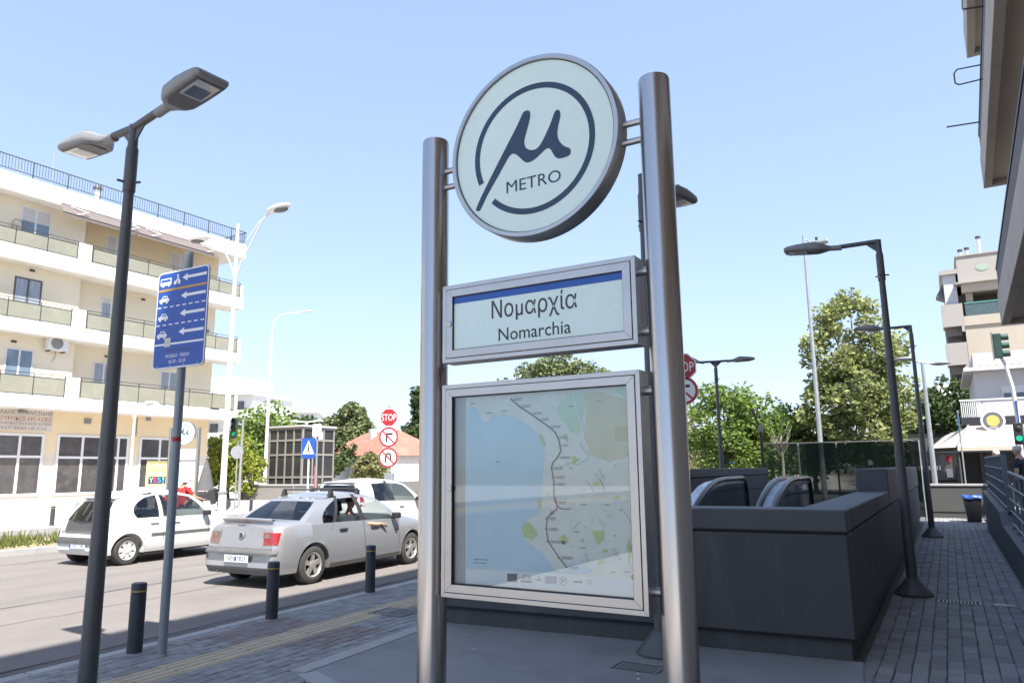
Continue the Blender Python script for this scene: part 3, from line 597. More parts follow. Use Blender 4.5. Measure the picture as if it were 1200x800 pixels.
lay([(L0,1.2045),(-1.56,1.2155),(-1.42,1.2105),(R0_,1.2125),(R0_,z0+.002),(L0,z0+.002)],m_foot,1,'footer')
lay([(-1.841,1.199),(-1.787,1.200),(-1.787,1.163),(-1.841,1.162)],m_navy,3,'flag_logo')
tx=text(mapb,'lettering','ΕΣΠΑ',m_mred,(-1.758-TX,YM-.002,1.179),.018,.046); lay([(-1.770,1.165),(-1.709,1.166),(-1.709,1.173),(-1.770,1.172)],m_navy,3,'logo_bar')
ring_arc(-1.673-TX,1.193,.004,.006,0,360,14,YM-.002,m_mgry,'logo_crest',mapb); lay([(-1.690,1.178),(-1.657,1.178),(-1.657,1.182),(-1.690,1.182)],m_mgry,3,'caption')
lay([(-1.640,1.200),(-1.580,1.201),(-1.580,1.168),(-1.640,1.168)],MAT('logo_wash',(.40,.42,.5),.6,var=.5,scale=60),3,'photo_logo')
ring_arc(-1.546-TX,1.184,.0165,.0185,0,360,24,YM-.002,m_mgry,'logo_ring',mapb); text(mapb,'lettering','μ',m_mgry,(-1.555-TX,YM-.002,1.176),.018,.018)
lay([(-1.495,1.181),(-1.452,1.182),(-1.452,1.188),(-1.495,1.187)],m_mgry,3,'caption'); ring_arc(-1.418-TX,1.188,.009,.011,0,360,20,YM-.002,m_mgry,'logo_ring',mapb)
ring_arc(-1.205-TX,1.222,0.0,.012,90,270,14,YM-.0085,m_black,'compass',mapb)
# faded foil strip at the left of the map, glass door
lay([(x0+TX,z0+.001),(L0-.002,z0+.001),(L0-.002,z1-.001),(x0+TX,z1-.001)],MAT('map_margin',(.33,.36,.37),.5,var=.15,scale=6),1,'margin')
gl=MB(); gl.box(x0,x1,yf+.0105,yf+.0145,z0,z1); gl.build('glass_door',GLASS('case_glass',(.93,.96,.96),1.62,.004),tot)
for z in (2.02,1.16): MB().cyl((.53,.0,z),(.60,.0,z),.02,14).build('bracket_rod',m_steelh,tot); MB().cyl((-.53,.0,z),(-.60,.0,z),.02,14).build('bracket_rod',m_steelh,tot)
for z in (2.57,2.29): MB().cyl((.53,.0,z),(.60,.0,z),.02,14).build('bracket_rod',m_steelh,tot); MB().cyl((-.53,.0,z),(-.60,.0,z),.02,14).build('bracket_rod',m_steelh,tot)

# ------------------------------------------------------------------ street lamps (grey, LED heads)
def lamp_head(parent,M,mats,lit=None):
    """flat LED luminaire, neck at the origin, pointing along +x"""
    S=[(.00,.038,.030,-.030),(.05,.060,.042,-.038),(.11,.118,.064,-.045),(.17,.142,.080,-.05),(.34,.15,.080,-.05),(.48,.15,.060,-.05),(.59,.147,.036,-.049),(.635,.138,.012,-.048),(.645,.125,-.012,-.046)]
    P=[]
    for (x,w,zt,zb) in S:
        r=[]
        for k in range(21):
            th=2*PI*k/20; c,s=math.cos(th),math.sin(th); ex=.38
            yy=w*math.copysign(abs(c)**ex,c); zz=(zt if s>0 else -zb)*math.copysign(abs(s)**.5,s)
            r.append((x,yy,zz))
        P.append(r)
    m=MB(); m.grid(P,0,True,M); m.add(P[0][:-1],[tuple(range(20))],0,False,M); m.add(P[-1][:-1],[tuple(range(20))[::-1]],0,False,M)
    h=m.build('lamp_head',mats[0],parent)
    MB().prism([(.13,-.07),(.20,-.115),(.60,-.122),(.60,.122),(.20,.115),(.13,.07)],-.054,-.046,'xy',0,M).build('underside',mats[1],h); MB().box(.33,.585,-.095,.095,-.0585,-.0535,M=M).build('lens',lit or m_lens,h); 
    MB().box(.35,.50,-.075,.075,-.0605,-.058,M=M).build('led_board',m_led,h)
    f=MB()
    for k in range(9): f.box(.20+k*.026,.212+k*.026,-.10,.10,.05,.092-.0006*k*k,M=M)
    f.build('fins',mats[0],h)
    MB().cyl((-.14,0,0),(.06,0,0),.040,14,M=M).build('spigot',mats[0],h)
def lamp(label,loc,H,arms,rz=0,mats=None,base=True,group='grey LED street lamps',lit=None):
    mats=mats or (m_grey,m_greyh,m_greyd); t=thing('street_lamp',label,'street lamp',loc,rz,group)
    m=MB(); m.lathe([(.068,0),(.056,H*.45),(.040,H-.50)],18); m.build('pole',mats[0],t)
    m=MB(); m.lathe([(.048,H-.58),(.050,H-.57),(.049,H-.20),(.040,H-.17),(.038,H+.02)],18); m.build('sleeve',mats[0],t)
    for a in (0,120,240):
        MB().cyl((.05*math.cos(R(a+20)),.05*math.sin(R(a+20)),H-.50),(.10*math.cos(R(a+20)),.10*math.sin(R(a+20)),H-.50),.011,8).build('bolt',mats[0],t)
    if base: MB().lathe([(.23,0),(.235,.03),(.20,.07),(.13,.15),(.095,.20),(.075,.215)],28).build('base_cone',mats[0],t)
    for (ang,L,dz) in arms:
        M=Matrix.Rotation(R(ang),4,'Z'); MB().cyl((0,0,H-.0),(L-.1,0,H+dz),.033,12,M=M).build('arm',mats[0],t)
        MB().prism([(.02,H-.16),(.17,H-.02),(.02,H-.02)],-.006,.006,'xz',M=M).build('gusset',mats[0],t)
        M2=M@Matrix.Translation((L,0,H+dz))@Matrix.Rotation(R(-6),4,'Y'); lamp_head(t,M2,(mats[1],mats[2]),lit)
    return t
lamp('grey double headed lamp post standing closest, in front of the cream apartment building',(-5.74,3.39,0),4.6,[(176,.46,.02),(-4,.50,.04)],0,None,False)
lamp('dark grey single arm lamp post on the path beside the escalator wall, nearer one',(-.56,11.3,0),4.84,[(180,.62,.0)],0)
lamp('dark grey single arm lamp post farther along the path, by the end wall',(-.49,20.42,0),5.1,[(180,.62,.0)],0)
lamp('grey lamp post behind the metro sign, only its cone base and head showing',(-2.42,6.76,0),4.62,[(84,.50,.0)],0)
lamp('grey double headed lamp post beyond the escalators, in front of the green trees',(-5.35,20.3,0),4.6,[(38,.48,.03),(218,.48,-.02)],0)

# ------------------------------------------------------------------ blue lane sign
t=thing('lane_sign','tall blue lane sign with white arrows and vehicles on a grey post at the kerb','sign',(-6.49,4.52,0),R(2))
MB().lathe([(.042,0),(.042,3.86),(.044,3.862),(.044,3.90),(.03,3.905)],18).build('post',m_galvb,t); MB().lathe([(.05,0),(.05,.02),(.043,.022)],18).build('foot_ring',m_kerb,t)
MB().lathe([(.0422,1.985),(.0428,1.987),(.0428,2.025),(.0422,2.027)],18).build('sticker',m_red,t)
def rrect(x0,x1,z0,z1,r,n=5):
    P=[]
    for cx,cz,a in ((x1-r,z0+r,-90),(x1-r,z1-r,0),(x0+r,z1-r,90),(x0+r,z0+r,180)):
        for k in range(n+1): P.append((cx+r*math.cos(R(a+90*k/n)),cz+r*math.sin(R(a+90*k/n))))
    return P
zl,zh=2.71,3.715; hw=.385
p=MB(); p.prism(rrect(-hw,hw,zl,zh,.05),-.052,-.047,'xz'); plate=p.build('plate',m_white,t); MB().prism(rrect(-hw-.004,hw+.004,zl-.004,zh+.004,.052),-.0465,-.040,'xz').build('plate_back',m_signback,t)
MB().prism(rrect(-hw+.014,hw-.014,zl+.014,zh-.014,.04),-.0522,-.0535,'xz').build('blue_field',m_blue,plate)
def fl(P,mat,name,k=0,par=None): 
    m=MB(); m.prism(P,-.0540-.0004*k,-.0548-.0004*k,'xz'); return m.build(name,mat,par or plate)
def arrow(zc): fl([(.355,zc+.014),(.07,zc+.014),(.07,zc+.038),(-.01,zc),(.07,zc-.038),(.07,zc-.014),(.355,zc-.014)],m_white,'arrow')
for zc in (3.628,3.440,3.258,3.070): arrow(zc)
fl([(-.36,3.512),(.36,3.512),(.36,3.535),(-.36,3.535)],m_orange,'ochre_line')
for zc in (3.345,3.160):
    for k in range(8): fl([(-.36+k*.095,zc-.006),(-.36+k*.095+.055,zc-.006),(-.36+k*.095+.055,zc+.006),(-.36+k*.095,zc+.006)],m_white,'dash')
fl([(-.365,2.948),(.365,2.948),(.365,2.967),(-.365,2.967)],m_white,'divider')
def circ(cx,cz,r,n=12): return [(cx+r*math.cos(2*PI*k/n),cz+r*math.sin(2*PI*k/n)) for k in range(n)]
def caricon(zc,x=-.345):
    fl([(x,zc-.02),(x+.005,zc+.006),(x+.035,zc+.012),(x+.06,zc+.040),(x+.115,zc+.040),(x+.14,zc+.010),(x+.155,zc+.004),(x+.155,zc-.02)],m_white,'car_icon')
    for c in (.035,.118): fl(circ(x+c,zc-.022,.018),m_white,'car_icon_wheel')
    fl([(x+.05,zc+.012),(x+.068,zc+.032),(x+.085,zc+.032),(x+.085,zc+.012)],m_blue,'car_icon_window',1); fl([(x+.093,zc+.012),(x+.093,zc+.032),(x+.11,zc+.032),(x+.125,zc+.012)],m_blue,'car_icon_window',1)
for zc in (3.425,3.240,3.058): caricon(zc)
fl(rrect(-.345,-.175,3.575,3.650,.012),m_white,'bus_icon'); fl([(-.335,3.612),(-.19,3.612),(-.19,3.638),(-.335,3.638)],m_blue,'bus_icon_window',1)
for c in (-.30,-.21): fl(circ(c,3.575,.016),m_white,'bus_icon_wheel')
for c in (-.115,-.055): fl(circ(c,3.59,.022),m_white,'motorbike_icon_wheel')
fl([(-.12,3.60),(-.10,3.625),(-.085,3.62),(-.09,3.645),(-.07,3.65),(-.055,3.625),(-.045,3.605)],m_white,'motorbike_icon')
fl(circ(-.078,3.662,.013),m_white,'rider_icon')
text(plate,'lettering','ΔΕΥΤΕΡΑ - ΠΑΡΑΣΚΕΥΗ',MAT('faded_ochre_print',(.13,.09,.10),.5,var=.2,scale=30),(-.24,-.0545,2.872),.036,.48); text(plate,'lettering','MONDAY - FRIDAY',m_white,(-.185,-.0545,2.815),.036,.36); text(plate,'lettering','06.30 - 20.30',m_white,(-.13,-.0545,2.760),.034,.25)
fl([(-.215,2.93),(-.125,2.93),(-.125,3.022),(-.215,3.022)],MAT('old_sticker',(.55,.55,.5),.7,var=.4,scale=40),'sticker',2)
for x in (-.30,-.1,.1,.30):
    MB().lathe([(.008,0),(.008,.004),(.003,.006)],10,M=MX(x,-.0535,2.735)).build('rivet',m_steelh,t)
MB().box(-.2,.2,-.04,-.02,3.5,3.54).build('clamp',m_galv,t); MB().box(-.2,.2,-.04,-.02,2.9,2.94).build('clamp',m_galv,t)

# ------------------------------------------------------------------ bollards
def bollard(loc,label,base=None):
    if base is None:
        t=thing('bollard',label,'bollard',loc,0,'dark steel bollards')
        MB().lathe([(.070,0),(.070,.545),(.0665,.548),(.0665,.553),(.070,.556),(.070,.630),(.066,.640),(.055,.645)],28).build('shaft',m_bol,t)
        MB().lathe([(.0709,.562),(.0712,.563),(.0712,.577),(.0709,.578)],28,close=True).build('reflective_band',m_yel,t)
        MB().lathe([(.085,0),(.083,.008),(.071,.009)],28).build('collar',m_kerb,t); return t
    return copy_tree(base,None,loc,None,label)
b0=bollard((*rw(-6.56,4.85)[:2],0),'dark bollard with yellow band beside the blue lane sign post')
bollard((*rw(-6.57,6.60)[:2],0),'dark bollard with yellow band in front of the silver car rear wheel',b0)
bollard((*rw(-6.69,8.57)[:2],0),'dark bollard with yellow band in front of the silver car door',b0)
bollard((-25.82,13.6,0.0),'small dark bollard on the far pavement below the shop windows',b0)
bollard((-25.2,21.2,0.0),'small dark bollard on the far pavement beyond the cars, beside the sign posts',b0)

# ------------------------------------------------------------------ cars
m_silver=MAT('silver_car_paint',(.345,.35,.365),.32,metal=.5,var=0,coat=.6)
m_wcar=MAT('white_car_paint',(.62,.62,.615),.35,var=0,coat=.5)
m_trim=MAT('black_car_trim',(.030,.030,.032),.5,var=.15,scale=10)
m_grime=MAT('dusty_plastic',(.10,.10,.10),.7,var=.2,scale=5)
m_cglass=GLASS('car_glass',(.62,.68,.66),1.5,.01)
m_cglassd=GLASS('tinted_car_glass',(.10,.11,.115),1.55,.02)
m_tyre=MAT('tyre_rubber',(.045,.043,.042),.85,var=.25,scale=8)
m_rim=MAT('alloy_rim',(.55,.53,.50),.35,metal=.7,var=.1,scale=12)
m_cap=MAT('wheel_cover',(.62,.61,.58),.45,metal=.1,var=.1,scale=12,dirt=(.35,.32,.28,.5),dscale=14)
m_tail=MAT('red_lamp_plastic',(.30,.02,.025),.15,var=.25,scale=14,coat=.8)
m_taild=MAT('smoky_lamp_plastic',(.20,.12,.10),.15,var=.3,scale=14,coat=.8)
m_clear=MAT('clear_lamp',(.60,.62,.64),.12,var=.3,scale=18,coat=.8)
m_seat=MAT('seat_cloth',(.028,.028,.032),.9,var=.25,scale=20)
m_plate=MAT('plate_white',(.72,.74,.76),.4,var=.04)
m_inter=MAT('car_interior',(.055,.055,.058),.8,var=.2)
def lerp_tab(T,x):
    if x<=T[0][0]: return T[0][1]
    for (a,b),(c,d) in zip(T,T[1:]):
        if x<=c:
            f=(x-a)/(c-a); f2=f*f*(3-2*f)*.5+f*.5; return b+(d-b)*f2
    return T[-1][1]
def car(label,loc,rz,S):
    t=thing('parked_car' if S.get('parked') else 'car',label,'car',loc,rz,S.get('group'))
    L,W=S['L'],S['W']; hw=W/2; AX=S['ax']; RW=S['rw']; RA_=RW+.055
    belt=lambda x:lerp_tab(S['belt'],x); top=lambda x:lerp_tab(S['top'],x); wid=lambda x:hw*lerp_tab(S['wid'],x)
    BOT=S.get('bot',.21); cab0,cab1=S['cab']
    def arch(x):
        z=BOT
        for ax in AX:
            if abs(x-ax)<RA_: z=max(z,RW+math.sqrt(RA_**2-(x-ax)**2))
        return z
    xs=set([0,.03,.08,.16,.28,L-.28,L-.16,L-.08,L-.03,L,cab0-.001,cab0+.001,cab1-.001,cab1+.001])
    for k in range(int(L/.12)): xs.add(round(k*.12,3))
    for ax in AX:
        for k in range(-12,13): xs.add(round(ax+RA_*math.sin(k*PI/24)*1.0,4))
        xs.add(ax-RA_-.002); xs.add(ax+RA_+.002)
    xs=sorted(x for x in xs if 0<=x<=L)
    FZ=[(BOT,.955),(BOT+.09,.985),(.42,1.0),(.60,1.004),(.70,.985)]
    def fz(z,x):
        zb=belt(x); T=FZ+[(max(zb,.76),.945)]
        return lerp_tab(T,z) if z<zb else .945
    def xsh(x,z):
        e0=max(0,1-x/.45); e1=max(0,1-(L-x)/.5)
        return x+e0*lerp_tab(S['tailx'],z)-e1*lerp_tab(S['nosex'],z)
    rings=[]
    for x in xs:
        w=wid(x); a=arch(x); zb=belt(x); cabin=cab0<x<cab1
        zs=[a,max(BOT+.09,a+.012),max(.42,a+.024),max(.60,a+.036),max(.74,a+.048),zb]
        r=[(0,a),(w*.80,a)]+[(w*fz(z,x),z) for z in zs]
        if cabin: r+=[(w*.90,zb+.004),(w*.885,zb-.02),(w*.87,.40),(0,.40)]
        else:
            tz=top(x); r+=[(w*.90,zb+(tz-zb)*.45+.004),(w*.80,zb+(tz-zb)*.8+.004),(w*.45,tz),(0,tz+.012)]
        r=r+[(-y,z) for y,z in r[-2:0:-1]]
        rings.append([(xsh(x,z),y,z) for y,z in r])
    n=len(rings[0]); m=MB()
    m.grid([r+[r[0]] for r in rings],0,True); m.add(rings[0],[tuple(range(n))],0,False); m.add(rings[-1],[tuple(range(n))[::-1]],0,False)
    body=m.build('body',S['paint'],t)
    es=body.modifiers.new('split','EDGE_SPLIT'); es.split_angle=R(42)
    MB().box(.30,L-.30,-hw*.72,hw*.72,.17,.46).build('underbody',m_trim,t)
    # cabin
    yr=S['yr']; zr=lambda x:lerp_tab(S['roof'],x)
    def edge(xb,xt,sgn,f):
        pb=Vector((xb,sgn*wid(xb)*.915,belt(xb)+.002)); pt=Vector((xt,sgn*(yr+lerp_tab(S.get('yrt',[(0,0)]),xt)),zr(xt)))
        p=pb.lerp(pt,f); p.y+=sgn*.035*math.sin(PI*f); p.z+=.012*math.sin(PI*f); return p
    NF=8
    cb=MB(); panes=[]
    for sgn in (1,-1):
        for si,(b0,b1,t0_,t1_,kind) in enumerate(S['side']):
            P=[]
            for i in range(NF+1):
                f=i/NF; BD=S.get('bnd',{}); q0=BD[si](f) if si in BD else 0; q1=BD[si+1](f) if si+1 in BD else 0
                P.append([edge(b0+(b1-b0)*j/4,t0_+(t1_-t0_)*j/4,sgn,f)+Vector((q0*(1-j/4)+q1*j/4,0,0)) for j in range(5)])
            if sgn<0: P=[r[::-1] for r in P]
            if kind=='body': cb.grid(P,0,True)
            elif kind=='black': cb.grid(P,1,True)
            elif kind=='open':
                q=MB(); q.grid(P[:3],0,True); panes.append(('side_window',q,m_cglass)); cb.grid(P[NF-1:],0,True)
            else:
                q=MB(); q.grid(P[:NF],0,True); panes.append(('side_window',q,m_cglass if kind=='glass' else m_cglassd)); cb.grid(P[NF-1:],0,True)
    sb,sf=S['side'][0],S['side'][-1]
    def cross(xb,xt,bulge,name,mat,marg):
        P=[]
        for i in range(NF+1):
            f=i/NF; l=edge(xb,xt,1,f); r=edge(xb,xt,-1,f); row=[]
            for j in range(13):
                s=-1+j/6; p=l.lerp(r,j/12); k=1-s*s; p.x+=bulge*k*(1-.6*f); p.z+=.02*k*f+(S.get('glassdip',0))*k*(1-f); row.append(p)
            P.append(row)
        a,b=marg
        if bulge>0: P=[r[::-1] for r in P]
        q=MB(); q.grid([r[1:-1] for r in P[a:NF+1-b]],0,True); panes.append((name,q,mat))
        cb.grid([r[:2] for r in P],0,True); cb.grid([r[-2:] for r in P],0,True)
        if a: cb.grid([r[1:-1] for r in P[:a+1]],0,True)
        if b: cb.grid([r[1:-1] for r in P[NF-b:]],0,True)
    cross(sb[0],sb[2],-.10,'rear_window',S.get('rearglass',m_cglass),S.get('rearm',(0,1)))
    cross(sf[1],sf[3],.16,'windscreen',m_cglass,(0,0))
    x0,x1=sb[2],sf[3]; P=[]
    for i in range(13):
        x=x0+(x1-x0)*i/12; row=[]; y=yr+lerp_tab(S.get('yrt',[(0,0)]),x)
        for j in range(13):
            s=-1+j/6; row.append((x+(-.04 if i==0 else .064 if i==12 else 0)*(1-s*s)*.0,-s*y,zr(x)+.02*(1-s*s)+.035*(1-s**4)*math.sin(PI*min(max(i/12,.08),.92))))
        P.append(row)
    cb.grid(P,0,True); cb.build('cabin',[S['paint'],m_trim],t)
    for nm,q,mt in panes: q.build(nm,mt,t)
    # wheels
    for ax in AX:
        for sgn in (1,-1):
            y=sgn*(wid(ax)-.035); M=Matrix.Translation((ax,y,RW))@Matrix.Rotation(R(-90*sgn),4,'X')     # lathe +z points outward
            wm=MB(); wm.lathe([(RW*.62,-.17),(RW*.9,-.18),(RW*.985,-.165),(RW,-.12),(RW,-.05),(RW*.985,-.01),(RW*.9,.012),(RW*.70,.016),(RW*.66,.008),(RW*.66,-.05)],36,M=M); wheel=wm.build('wheel',m_tyre,t)
            rm=MB(); rm.lathe([(RW*.60,-.10),(RW*.655,-.10),(RW*.655,.006),(RW*.62,.010),(RW*.585,-.004),(RW*.56,-.09)],36,M=M,close=True)
            ns=S['spokes']
            for k in range(ns):
                th=2*PI*k/ns+.3; A=M@Matrix.Rotation(th,4,'Z')
                if S['rimkind']=='alloy': rm.prism([(.03,-.045),(RW*.58,-.03),(RW*.60,.03),(.03,.045)] if False else [(.035,-.036),(RW*.60,-.040),(RW*.60,.040),(.035,.036)],-.03,-.004,'xy',0,A)
                else: rm.prism([(.06,-.030),(RW*.60,-.050),(RW*.60,.050),(.06,.030)],-.02,-.003,'xy',0,A)
            rm.lathe([(.07,-.04),(.07,.0),(.05,.008),(.02,.01)],20,M=M); rm.build('rim',m_rim if S['rimkind']=='alloy' else m_cap,wheel)
            MB().lathe([(.02,-.11),(RW*.62,-.11),(RW*.62,-.09),(.02,-.09)],24,M=M).build('brake_disc',m_trim,wheel)
            MB().lathe([(RA_-.02,-.22),(RA_+.004,-.22),(RA_+.004,.006),(RA_-.02,.006)],36,M=Matrix.Translation((ax,sgn*(wid(ax)-.02),RW))@Matrix.Rotation(R(-90*sgn),4,'X'),close=True).v
    # interior
    fx=S['seatx']
    for sgn in (1,-1):
        s=MB(); s.box(fx-.02,fx+.46,sgn*.36-.23,sgn*.36+.23,.42,.58); s.build('front_seat',m_seat,t,bevel=.05)
        A=Matrix.Translation((fx,sgn*.36,.52))@Matrix.Rotation(R(-14),4,'Y'); s=MB(); s.box(-.10,.04,-.22,.22,0,.56,M=A); s.build('seat_back',m_seat,t,bevel=.05); s=MB(); s.box(-.06,.03,-.12,.12,.60,.78,M=A); s.box(-.02,-.005,-.06,-.05,.54,.62,M=A); s.box(-.02,-.005,.05,.06,.54,.62,M=A); s.build('headrest',m_seat,t,bevel=.03)
    MB().box(cab0+.25,cab0+.75,-.55,.55,.42,.60).build('rear_bench',m_seat,t,bevel=.05); A=Matrix.Translation((cab0+.27,0,.55))@Matrix.Rotation(R(-18),4,'Y'); MB().box(-.10,.04,-.55,.55,0,.50,M=A).build('rear_backrest',m_seat,t,bevel=.05)
    MB().box(cab1-.35,cab1-.02,-hw*.82,hw*.82,.45,belt(cab1)-.03).build('dashboard',m_inter,t,bevel=.04)
    MB().lathe([(.165,-.012),(.185,0),(.165,.012),(.150,0)],24,M=Matrix.Translation((cab1-.52,.36,.88))@Matrix.Rotation(R(-65),4,'Y'),close=True).build('steering_wheel',m_trim,t)
    # side furniture
    def ysurf(x,z): return wid(x)*fz(z,x)
    def strip(P,w,mat,name,sgn,pro=.002,z=True):
        m=MB(); a=[];b=[]
        for (x,zz) in P:
            if z: a.append((x,sgn*(ysurf(x,zz+w)+pro),zz+w)); b.append((x,sgn*(ysurf(x,zz-w)+pro),zz-w))
            else: a.append((x-w,sgn*(ysurf(x,zz)+pro),zz)); b.append((x+w,sgn*(ysurf(x,zz)+pro),zz))
        m.grid([a,b] if sgn>0 else [b,a],0,False); return m.build(name,mat,t)
    for sgn in (1,-1):
        for seam in S['seams']: strip(seam,.006,m_trim,'door_seam',sgn,.0015,False)
        for (xh,zh) in S['handles']:
            y=sgn*(ysurf(xh,zh)); MB().box(xh-.10,xh+.10,min(y,y+sgn*.035),max(y,y+sgn*.035),zh-.018,zh+.018).build('door_handle',S.get('handlemat',m_trim),t,bevel=.012)
        if S.get('rub'): 
            z,x0,x1=S['rub']; strip([(x0+(x1-x0)*k/20,z) for k in range(21)],.024,m_grime,'rubbing_strip',sgn,.012)
        xm,zm=S['mirror']; y=sgn*(wid(xm)*.93); mm=MB(); mm.box(xm-.05,xm+.09,min(y+sgn*.04,y+sgn*.18),max(y+sgn*.04,y+sgn*.18),zm-.01,zm+.10); mm.box(xm,xm+.05,min(y-sgn*.03,y+sgn*.06),max(y-sgn*.03,y+sgn*.06),zm-.02,zm+.03); mm.build('wing_mirror',S.get('mirmat',m_trim),t,bevel=.03)
        strip([(AX[0]+RA_+.03+(AX[1]-AX[0]-2*RA_-.06)*k/20,BOT+.035) for k in range(21)],.03,S.get('sillmat',m_grime),'sill',sgn,.006)
    t['_ys']=1; del t['_ys']
    return t,dict(ysurf=ysurf,xsh=xsh,wid=wid,fz=fz,belt=belt)
def rear_patch(t,fn,P,mat,name,pro=.004,par=None):
    """patch of the tail face: list of rows of (y,z) points set on the tail shape"""
    m=MB(); rows=[]
    for row in P:
        r=[]
        for (y,z) in row: r.append(fn(y,z,pro))
        rows.append(r)
    m.grid(rows,0,True); return m.build(name,mat,par or t)

# --- silver saloon
S1=dict(L=4.45,W=1.76,ax=(.84,3.62),rw=.305,paint=m_silver,cab=(.80,3.22),bot=.22,
 belt=[(0,.90),(.5,.945),(1.2,.945),(3.2,.91),(4.0,.80),(4.45,.66)],top=[(0,.97),(.25,1.01),(.8,1.03),(3.2,.985),(3.6,.93),(4.1,.83),(4.45,.70)],
 wid=[(0,.80),(.05,.875),(.16,.93),(.4,.975),(.9,1),(3.5,1),(4.0,.965),(4.25,.89),(4.4,.78),(4.45,.70)],
 tailx=[(.2,.06),(.30,.02),(.38,0),(.56,.0),(.60,.05),(.66,.085),(.90,.10),(.98,.13)],nosex=[(.2,.08),(.4,0),(.55,.02),(.7,.2)],
 yr=.56,yrt=[(1.2,.0),(2.0,.02),(2.7,0)],roof=[(1.28,1.335),(1.6,1.385),(2.1,1.40),(2.4,1.385),(2.72,1.325)],
 side=[(.62,.98,1.28,1.52,'body'),(.98,1.33,1.52,1.60,'tint'),(1.33,1.42,1.60,1.66,'black'),(1.42,2.06,1.66,2.02,'open'),(2.06,2.20,2.02,2.12,'black'),(2.20,3.08,2.12,2.60,'open'),(3.08,3.26,2.60,2.72,'body')],
 rearglass=m_cglassd,rearm=(0,1),seatx=2.08,spokes=5,rimkind='alloy',
 seams=[[(1.26,.30),(1.14,.50),(1.12,.70),(1.34,.93)],[(2.13,z) for z in (.29,.45,.6,.75,.93)],[(3.16,z) for z in (.29,.45,.6,.75,.90)]],
 handles=[(1.56,.82),(2.42,.80)],mirror=(2.98,.93),bnd={1:lambda f:.17*((f-.42)/.45)**2-.03})
c1,f1=car('silver saloon car with roof bars and the driver\'s arm out of the window',rw(-9.47,8.70,-.13),R(90)+RA,S1)
def tail(f,L=0):
    def fn(y,z,pro): # tail skin: walk in from the end until the half width reaches |y|
        x=0
        for k in range(60):
            if f['wid'](x)*f['fz'](z,x)>=abs(y)+.0: break
            x+=.008
        return (f['xsh'](x,z)-pro,y,z)
    return fn
tl=tail(f1)
def rows(y0,y1,z0,z1,n=6,k=5,slant=0): return [[(y0+(y1-y0)*j/n+slant*(z0+(z1-z0)*i/k-z0),z0+(z1-z0)*i/k) for j in range(n+1)] for i in range(k+1)]
for sg in (1,-1):
    rear_patch(c1,tl,rows(sg*.50,sg*.765,.675,.865,10,6),m_tail if sg<0 else m_taild,'tail_lamp',.022)
    rear_patch(c1,tl,rows(sg*.52,sg*.64,.775,.85,5,3),m_taild,'tail_lamp_window',.027)
rear_patch(c1,tl,rows(-.79,.79,.535,.605,26,3),m_grime,'bumper_strip',.018)
rear_patch(c1,tl,rows(-.76,.76,.225,.33,26,3),m_grime,'lower_bumper',.010)
rear_patch(c1,tl,rows(-.76,.76,.612,.618,26,1),m_trim,'bumper_gap',.004)
rear_patch(c1,tl,[[(y,z) for y in (-.475,-.469)] for z in (.63,.7,.8,.9)],m_trim,'boot_seam',.004); rear_patch(c1,tl,[[(y,z) for y in (.469,.475)] for z in (.63,.7,.8,.9)],m_trim,'boot_seam',.004)
pl_=MB(); pl_.box(-.012,-.004,-.26,.26,.40,.51); npl=pl_.build('number_plate',m_plate,c1)
MR=Matrix.Translation((-.0135,.215,.415))@Matrix.Rotation(R(-90),4,'Z')
text(npl,'lettering','NEN',m_black,(.02,0,.008),.07,.15,M=MR); text(npl,'lettering','7823',m_black,(.23,0,.008),.07,.19,M=MR); MB().box(-.0135,-.0125,-.005,.035,.42,.49).build('blue_seal',m_blue,npl)
m=MB(); m.lathe([(.055,0),(.055,.01),(.045,.014),(.01,.014)],20,M=Matrix.Translation((.085,0,.815))@Matrix.Rotation(R(-90),4,'Y')); bd=m.build('badge',m_rim,c1); MB().box(.066,.0695,-.03,.03,.78,.85).build('badge_mark',m_navy,bd)
rear_patch(c1,tl,rows(.27,.38,.665,.68,3,1),m_trim,'model_name',.005); rear_patch(c1,tl,rows(-.42,-.20,.665,.682,3,1),m_trim,'model_name',.005)
sp=MB(); P=[]
for i in range(9):
    y=-.56+1.12*i/8; e=abs(y/.56)**4; P.append([(.155+.06*e,y,1.00+.0),(.09+.08*e,y,1.07-.02*e),(.12+.06*e,y,1.085-.02*e),(.24,y,1.065-.02*e),(.24,y,1.05-.02*e),(.155+.06*e,y,1.05-.02*e)])
sp.grid(P); sp.build('spoiler',S1['paint'],c1); MB().box(.083,.10,-.09,.09,1.048,1.066).build('brake_light',m_taild,c1)
MB().cyl((.62,0,1.06),(.55,0,1.13),.006,6).v
for xb in (1.55,2.28):
    rb=MB(); rb.box(xb-.022,xb+.022,-.56,.56,1.478,1.50); bar=rb.build('roof_bar',m_trim,c1,bevel=.006)
    for sg in (1,-1): MB().prism([(xb-.07,1.365),(xb+.07,1.365),(xb+.03,1.48),(xb-.03,1.48)],sg*.545-.03,sg*.545+.03,'xz').build('bar_foot',m_trim,bar,bevel=.01)
    MB().box(xb-.012,xb+.012,-.57,.57,1.502,1.508).build('bar_cover',m_grime,bar)
MB().cyl((.02,.45,.24),(.28,.45,.24),.022,10).build('exhaust',m_steeld,c1)
MB().box(3.04,3.08,-.905,-.88,.68,.72).build('side_indicator',m_trim,c1)
